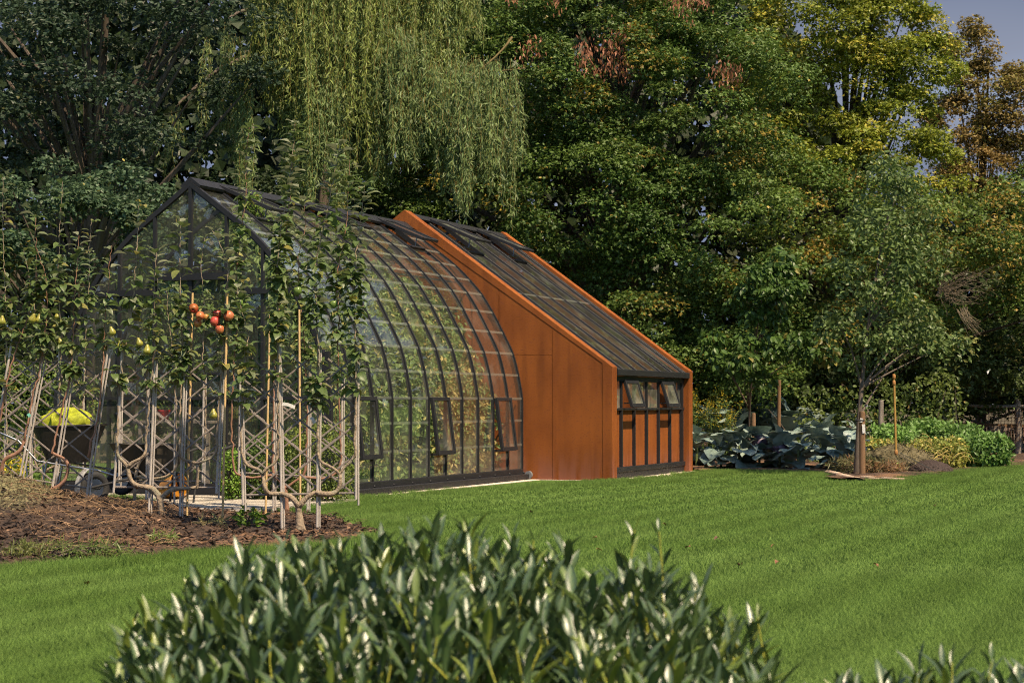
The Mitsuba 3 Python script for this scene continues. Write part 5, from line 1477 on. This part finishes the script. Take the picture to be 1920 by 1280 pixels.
CAB = [(.20, .265, .235), (.235, .295, .25), (.145, .205, .18), (.195, .26, .175), (.155, .22, .20), (.19, .24, .10)]
cab_leaves = LeafSet([leaf_mesh(.78 + .1 * (i % 3), .30, .7 + .45 * (i % 3), 9, .09, 60 + i, col=c, rib=(.26, .32, .26), edge=(.17, .2, .18), peak=.60, cols_n=7, petiole=.10) for i, c in enumerate(CAB)], 'leaf_waxy')
HEADC = [(.115, .085, .135), (.13, .10, .15)]
head_leaves = LeafSet([leaf_mesh(1.0, .5, 1.7, 8, .04, 80 + i, col=c, rib=(.30, .26, .32), peak=.6, cols_n=7) for i, c in enumerate(HEADC)], 'leaf_waxy')


def cabbage(label, px, py, n, rad, high, seed, head=0.0, droop=0.0, category='cabbage'):
    r = np.random.default_rng(seed)
    c = gnd(px, py)
    high, rad, head = high * 1.62, rad * 1.25, head * 1.15
    t = thing('cabbage', label, category, 'cabbages and their kin in the bed')
    put('stalk', MB().tube([c, c + [0, 0, high * .55]], [.028, .02], 8), 'tinted_stem', t, smooth=40)
    items, a = [], r.uniform(0, 6.28)
    for i in range(n):
        k = i / n
        a += 2.4 + r.normal(0, .2)
        o = np.array([math.cos(a), math.sin(a), 0])
        el = np.interp(k, [0, .4, 1], [.15, .80, 1.25]) + r.normal(0, .18) - droop * (1 - k)
        base = c + [0, 0, high * (.12 + .50 * k)] + o * .03
        ax = o * math.cos(el) + np.array([0, 0, math.sin(el)])
        nr = unit(np.array([0, 0, 1.0]) * math.cos(el) - o * math.sin(el) + r.normal(0, .2, 3))
        items.append((base, ax, nr, rad * 1.15 * np.interp(k, [0, .4, 1], [1.0, 1.08, .78]) * r.uniform(.85, 1.15), int(r.integers(0, 6) if r.random() < .25 else r.integers(0, 3))))
    cab_leaves.place(t, items, 300)
    if head:
        v, f = lathe([(.001, -1), (.5, -.86), (.85, -.5), (1, 0), (.9, .45), (.6, .8), (.25, .96), (.001, 1.0)], 18)
        hc = c + [0, -.05, high * .52]
        put('head', (hc + v * head, f, np.tile(HEADC[0], (len(v), 1))), 'leaf_waxy', t, vc=True, smooth=True)
        its = []
        for i in range(7):
            a = i * 2.4
            o = np.array([math.cos(a), math.sin(a), 0])
            its.append((hc + o * head * .75 - [0, 0, head * .7], unit(o * .25 + [0, 0, 1]), -o + np.array([0, 0, .1]), head * 1.55, i % 2))
        head_leaves.place(t, its, 300, 'head_leaf')
    return t


cabbage('blue green cabbage leaning against the corner of the steel garden house', 1306, 876, 16, .34, .62, 601, droop=.25)
cabbage('tall cabbage plant with pale upright leaves behind the first one', 1334, 866, 17, .40, .98, 602)
cabbage('low blue green cabbage with a frilly bottom leaf', 1352, 880, 15, .32, .50, 603, droop=.25)
cabbage('tall grey green cabbage left of the slim tree', 1376, 864, 17, .42, .95, 604)
cabbage('cabbage with one big round veined leaf turned forward', 1386, 880, 14, .38, .55, 605, droop=.15)
cabbage('red cabbage with a purple head', 1424, 879, 15, .40, .62, 606, head=.15, droop=.1, category='red cabbage')
cabbage('tallest cabbage with long upright leaves in the middle of the bed', 1442, 860, 18, .56, 1.15, 607)
cabbage('dark blue cabbage in front right of the red cabbage head', 1462, 881, 15, .40, .52, 608, head=.13, droop=.15, category='red cabbage')
cabbage('tall dark cabbage with one broad leaf standing up', 1484, 862, 15, .54, .98, 609)
cabbage('low shaded cabbage right of the middle of the bed', 1497, 882, 13, .36, .45, 610, droop=.25)
cabbage('blue green cabbage with strongly veined upright leaves left of the pear tree', 1538, 878, 18, .42, .72, 611)
cabbage('tall cabbage behind the red cabbage', 1412, 858, 16, .46, .95, 614)
cabbage('tall cabbage behind the veined one', 1526, 860, 16, .44, .85, 615)
cabbage('low cabbage touching the pear tree trunk', 1594, 882, 14, .34, .5, 616, droop=.1)
cabbage('cabbage just left of the pear tree trunk', 1578, 880, 16, .36, .66, 612, droop=.1)
cabbage('tall cabbage half hidden behind the pear tree stake', 1608, 866, 15, .40, .82, 613)

# yellow flowering goldenrod behind the corner
gr = thing('goldenrod', 'yellow flowering goldenrod beside the corner of the steel garden house', 'flowering plant')
r = np.random.default_rng(620)
mb, ps, pc, fp = MB(), [], [], []
for _ in range(46):
    b = gnd(r.uniform(1290, 1372), 868) + [0, r.uniform(0, 1.2), 0]
    h = r.uniform(.95, 1.75)
    tip = b + [r.normal(0, .16), r.normal(0, .1), h]
    q = bez(b, b + [0, 0, h * .6], tip, 9)
    mb.tube(q, np.linspace(.006, .002, 9), 4, (.09, .12, .03))
    for k in r.uniform(.15, .95, 60):
        ps.append([np.interp(k, np.linspace(0, 1, 9), q[:, j]) for j in range(3)])
    for k in r.uniform(.76, 1.02, 22):
        p = np.array([np.interp(k, np.linspace(0, 1, 9), q[:, j]) for j in range(3)])
        fp.append(p + r.normal(0, .055 * (1.25 - k) * 3 + .01, 3) * [1, 1, .5])
put('stem', mb, 'tinted', gr, vc=True)
ps = np.array(ps)
v, f = scatter(WILLOW, ps, rand_dirs(len(ps), r) + [0, 0, -.1], rand_dirs(len(ps), r), r.uniform(.07, .13, len(ps)), 1.4)
put('foliage', (v, f, vcol(4, np.array([.105, .16, .035]) * r.uniform(.6, 1.4, (len(ps), 1)))), 'leaf_far', gr, vc=True)
fp = np.array(fp)
v, f = scatter(BLOT, fp, rand_dirs(len(fp), r), rand_dirs(len(fp), r), r.uniform(.02, .04, len(fp)))
put('blossom', (v, f, vcol(4, np.array([.55, .40, .02]) * r.uniform(.6, 1.2, (len(fp), 1)))), 'leaf_far', gr, vc=True)

# potatoes and beans
VP = palette((.085, .165, .034), (.115, .205, .045), (.20, .24, .06), .06, 41, 1.0)
for lab, px, d, w, dep, h, n in (('dense green leafy crop just right of the pear tree', 1672, 46.5, .85, 1.6, .85, 2600), ('dense green leafy crop behind the yellow pole', 1735, 48.5, 1.2, 1.8, .95, 3000), ('dense green leafy crop left of the fence', 1800, 48.0, 1.2, 1.8, .85, 3200), ('dense green leafy crop at the right end of the patch', 1842, 44.0, 1.0, 1.8, .70, 3200)):
    bush('leafy_crop', lab, px, d, w, dep, h, 640 + px, VP, n, (.07, .13), category='vegetable plant')
bush('bean_row', 'yellowing bean plants in front of the leafy crop', 1757, 43.2, 1.25, .9, .62, 651, palette((.20, .20, .035), (.14, .17, .035), (.42, .34, .09), .4, 42, 2), 2300, (.05, .10), category='bean plants')
bush('bean_row', 'small yellow green bean plants left of the yellow pole', 1652, 43.6, .75, .8, .60, 652, palette((.13, .18, .03), (.10, .16, .03), (.34, .30, .06), .3, 43, 2), 1500, (.05, .09), category='bean plants')
r = np.random.default_rng(660)
mb = MB()
for px, py, w in ((1690, 842, .32), (1702, 846, .34), (1730, 828, .42), (1745, 838, .36), (1762, 845, .34), (1780, 848, .3), (1800, 852, .42), (1772, 858, .36), (1680, 852, .24), (1752, 862, .3)):
    for _ in range(3):
        c = at(px + r.normal(0, 7), py + r.normal(0, 5), 42.0 + r.normal(0, .2))
        a = np.linspace(.1, np.pi - r.uniform(-.2, .5), 10)
        ww = w * r.uniform(.5, 1.1)
        mb.tube(np.stack([c[0] + np.cos(a) * ww * .5, c[1] + np.cos(a * 1.3) * .1, c[2] + np.sin(a) * ww * .55 - .12], -1), .0065, 5, np.array([.46, .36, .11]) * r.uniform(.7, 1.1))
k = tag(put('bean_vine', mb, 'tinted', vc=True), 'bare yellow bean vines arching over the mound', 'bean vine')
# dark heap of compost, dry mound
c = gnd(1752, 889)
m = trimesh.creation.icosphere(5, 1.0)
v = m.vertices * [.46, .6, .25]
v = v * (1 + .16 * (hfbm(v * 7, 4)[:, None] - .5) + .14 * (hfbm(v * 34, 3)[:, None] - .5)) + c + [0, .55, 0]
tag(put('compost_heap', (v, m.faces, np.tile((.032, .020, .016), (len(v), 1)) * (.7 + .9 * hnoise(v * 40, 3)[:, None])), 'tinted', vc=True, smooth=True), 'low heap of dark brown compost at the edge of the lawn', 'compost heap')
c = gnd(1700, 890)
v = m.vertices * [.72, .9, .50]
v = v * (1 + .55 * (hfbm(v * 3.4 + 5, 5)[:, None] - .5)) + c + [.1, 1.5, 0]
cols = np.array([.115, .095, .045]) * (.55 + .9 * hnoise(v * 26, 5)[:, None])
wh = tag(put('weed_heap', (v, m.faces, cols), 'tinted', vc=True, smooth=True), 'heap of dried grey brown weeds behind the pole', 'weed heap')
r = np.random.default_rng(665)
q = v[(v[:, 2] > .03)]
q = q[r.integers(0, len(q), 2600)] + r.normal(0, .012, (2600, 3))
vv, ff = scatter(WILLOW, q, unit(rand_dirs(len(q), r, .5) + [0, 0, .12]), rand_dirs(len(q), r), r.uniform(.06, .17, len(q)), .7)
labels[put('dry_weed', (vv, ff, vcol(4, np.where(r.random((len(q), 1)) < .5, [.17, .145, .075], [.10, .085, .04]) * r.uniform(.5, 1.4, (len(q), 1)))), 'tinted', wh, vc=True)] = {'kind': 'stuff'}
bush('dry_grass', 'dry grass round the foot of the pear tree', 1606, 40.2, 1.0, .7, .30, 671, palette((.13, .11, .05), (.10, .12, .04), (.25, .13, .06), .25, 44, 3), 1500, (.08, .18), category='dry grass', tpl=WILLOW)
bush('dry_grass', 'reddish dry weeds right of the pear tree stake', 1652, 40.0, .9, .6, .24, 672, palette((.17, .09, .05), (.11, .11, .04), (.22, .12, .05), .3, 45, 3), 1100, (.06, .13), category='dry grass', tpl=WILLOW)
# edging stones
ed = thing('stone_edging', 'row of low brown edging stones before the pear tree', 'stone edging')
x = 1553
while x < 1682:
    w = R.uniform(14, 26)
    a, b = gnd(x, np.interp(x, [1553, 1600, 1682], [890, 899.5, 903])), gnd(x + w - 2.6, np.interp(x + w, [1553, 1600, 1682], [890, 899.5, 903]))
    hh = R.uniform(.06, .10)
    put('stone', MB().bar(a + [0, 0, hh / 2 - .01], b + [0, 0, hh / 2 - .01], .13, hh, ch=.018), 'stone_warm', ed)
    x += w
# stakes and poles
c = gnd(1617, 893)
st = thing('tree_stake', 'short thick brown stake with a white tag and a dark strap, holding the pear tree', 'stake')
put('post', MB().tube([c, c + [0, 0, 1.16], c + [0, 0, 1.185]], [.055, .055, .046], 14), 'wood_brown', st, smooth=40)
put('strap', MB().tm(ring(c + [-.04, 0, 1.02], .075, .018, [0, 0, 1], 20, 6)), 'rubber', st, smooth=True)
put('tag', MB().bar(c + [-.02, -.075, 1.06], c + [-.035, -.075, .99], .05, .006, up=(0, 1, 0)).bar(c + [.012, -.072, .95], c + [.02, -.072, .79], .055, .006, up=(0, 1, 0)), 'white_paint', st)
a, b = at(1676, 706, 39.9), at(1680, 848, 39.9)
yp = thing('yellow_pole', 'thin yellow ochre pole with orange fittings at both ends', 'pole')
put('rod', MB().tube([a, b], .022, 9, (.34, .20, .045)), 'tinted', yp, vc=True, smooth=40)
for p in (a, a - [0, 0, .12], b):
    put('fitting', MB().tube([p + [0, 0, .05], p + [0, 0, .02], p - [0, 0, .02], p - [0, 0, .05]], [.022, .034, .034, .022], 9, (.36, .17, .05)), 'tinted', yp, vc=True, smooth=True)
put('spike', MB().tube([b, gnd(1682, 878) * [1, 0, 1] + [0, 39.9, -.03]], .007, 6, (.08, .06, .05)).tube([b + [.07, 0, 0], gnd(1686, 876) * [1, 0, 1] + [.02, 39.9, -.03]], .006, 6, (.04, .05, .05)), 'tinted', yp, vc=True)
bush('pale_flower', 'small pale green flower head standing at the edge of the lawn', 1681, 40.3, .17, .15, .20, 680, palette((.30, .40, .10), (.36, .44, .14), (.4, .4, .15), .1, 46, 3), 160, (.03, .055), category='flower')
for i, (lab, x0, y0, x1, y1, d, r_) in enumerate((('grey wooden post behind the cabbages, half in shade', 1460, 862, 1461, 712, 46, .042), ('grey wooden post behind the pear tree', 1651, 850, 1652, 750, 47, .06), ('tall grey post left of the fence', 1771, 836, 1770, 722, 55, .055), ('short brown stake among the cabbages', 1413, 866, 1413, 774, 43.5, .045))):
    a, b = at(x0, y0, d), at(x1, y1, d)
    a[2] = -.02
    tag(put('wooden_post', MB().tube([a, b - [0, 0, .03], b], [r_, r_ * .95, r_ * .7], 12), 'wood_brown' if i in (0, 3) else 'wood_old', smooth=40), lab, 'post')
# fence with rope, wire mesh and a low picket gate
FD = 56.0
fn_ = thing('fence', 'rustic fence of grey posts and a sagging rail with wire mesh', 'fence')
for x, y0, y1, r_ in ((1787, 832, 748, .085), (1909, 840, 748, .085)):
    a, b = at(x, y0, FD), at(x + (2 if x < 1800 else -1), y1, FD)
    a[2] = -.02
    put('post', MB().tube([a, (a + b) / 2 + [.02, 0, 0], b - [0, 0, .03], b], [r_ * 1.05, r_, r_ * .95, r_ * .8], 12), 'wood_old', fn_, smooth=40)
put('rail', MB().tube(bez(at(1789, 757, FD - .06), at(1850, 764, FD - .06), at(1906, 761, FD - .06), 9), .038, 8), 'wood_old', fn_, smooth=True)
put('rail', MB().tube(bez(at(1906, 761, FD - .06), at(1930, 764, FD - .06), at(1990, 760, FD - .06), 5), .038, 8), 'wood_old', fn_, smooth=True)
mb = MB()
for x in np.arange(1846, 1990, 6.2):
    mb.tube([at(x - 3, 826, FD - .1) + [0, 0, -.02], at(x + 3 + R.normal(0, 1), 766, FD - .1)], .0065, 4, (.14, .075, .045))
for y in np.arange(770, 828, 6.2):
    mb.tube([at(1843, y, FD - .11), at(1990, y + R.normal(0, 1), FD - .11)], .004, 4, (.10, .06, .04))
k = put('wire_mesh', mb, 'tinted', fn_, vc=True)
pg = thing('picket_gate', 'low grey picket gate behind the wire mesh', 'gate')
put('rail', MB().bar(at(1795, 795, FD + 1.5), at(1960, 800, FD + 1.5), .05, .09), 'wood_brown', pg)
for x in np.arange(1806, 1960, 5.3):
    z = at(x, 802, FD + 1.45)
    put('picket', MB().bar([z[0], z[1], .12], z + [0, 0, .02 + .02 * R.random()], .052, .02), 'wood_old', pg)
put('wooden_box', MB().bar(at(1853, 812, FD + 1.3), at(1882, 812, FD + 1.3), .3, .40), 'wood_old', pg)
# dead brush caught in the maple
r = np.random.default_rng(690)
mb = MB()
for _ in range(46):
    a = at(1762 + r.normal(0, 6), 548 + r.normal(0, 8), 47.5)
    b = at(r.uniform(1775, 1878), r.uniform(495, 575) + (20 if r.random() < .2 else 0), 47.2 + r.normal(0, .3))
    q = bez(a, (a + b) / 2 + [r.normal(0, .15), 0, r.normal(.14, .2)], b, 9)
    q[1:] += np.cumsum(r.normal(0, .018, (8, 3)), 0)
    mb.tube(q, np.linspace(.007, .002, 9), 4, np.array([.16, .12, .075]) * r.uniform(.5, 1.2), caps=False)
    for _k in range(2):
        j = r.integers(3, 8)
        mb.tube([q[j], q[j] + [r.normal(.08, .1), r.normal(0, .06), r.normal(.02, .1)]], [.003, .0015], 4, (.14, .11, .07), caps=False)
for _ in range(26):
    a = at(1805 + r.normal(0, 6), 580 + r.normal(0, 6), 47.4)
    b = at(r.uniform(1815, 1850), r.uniform(600, 632), 47.2)
    mb.tube(bez(a, (a + b) / 2 + [-.08, 0, -.05], b, 6), np.linspace(.006, .002, 6), 4, np.array([.22, .17, .10]) * r.uniform(.5, 1.2), caps=False)
tag(put('dead_brush', mb, 'tinted', vc=True), 'bundle of bare dead twigs hanging in the maple at the right', 'dead branch')
# white butterfly
p = at(1850, 697, 44)
bf_ = thing('butterfly', 'white butterfly flying before the dark trees at the right', 'butterfly')
for s, n in ((1, 'wing'), (-1, 'wing')):
    q = np.array([(0, 0, 0), (.03, -.02, .035), (.075, -.01, .06 if s > 0 else .0), (.085, .02, .03 if s > 0 else -.03), (.05, .03, -.005), (.02, .02, -.01)]) * [s if s > 0 else .6, 1, 1.2 if s > 0 else -1.3]
    put(n, MB().add(np.vstack([p + q, p + q + [0, .002, 0]]), [[0, i, i + 1] for i in range(1, 5)] + [[6, 7 + i, 6 + i] for i in range(1, 5)]), 'white_paint', bf_)
put('body', MB().tube([p + [-.01, 0, .03], p, p + [.008, 0, -.03]], [.003, .006, .003], 6), 'rubber', bf_)
# fallen leaves on the lawn
brown = [leaf_mesh(.75, .5, 1.2, 6, .18, 90 + i, col=c, peak=.45, cols_n=5) for i, c in enumerate([(.22, .10, .05), (.30, .16, .06), (.13, .065, .04)])]
LIE = ['upper of two left of the hedge shoots', 'lower of two left of the hedge shoots', 'right of the tall hedge shoots and farthest back', 'just above right of the tall hedge shoots', 'upper one right of the hedge', 'lowest one right of the hedge shoots',
       'the dark one alone in the right half', 'behind the tall hedge shoots', 'closest to the glasshouse', 'lower one right of the hedge', 'at the left below the heap', 'pale, near the vegetable patch']
for i, (x, y) in enumerate([(1120, 1012), (1118, 1035), (1346, 1012), (1294, 1030), (1451, 1026), (1390, 1063), (1637, 1062), (1243, 985), (1000, 962), (1461, 1058), (160, 1098), (1755, 950)]):
    p, k = gnd(x, y) + [0, 0, .028], i % 3
    v, f, c = brown[k]
    vv, ff = scatter((v, f), [p], [rand_dirs(1, R, .15)[0]], [unit([R.normal(0, .3), R.normal(0, .3), 1])], R.uniform(.05, .075))
    tag(put('fallen_leaf', (vv, ff, c), 'leaf_waxy', vc=True, smooth=True), ('curled brown leaf lying on the lawn, ' + LIE[i]), 'fallen leaf', 'fallen brown leaves on the lawn')
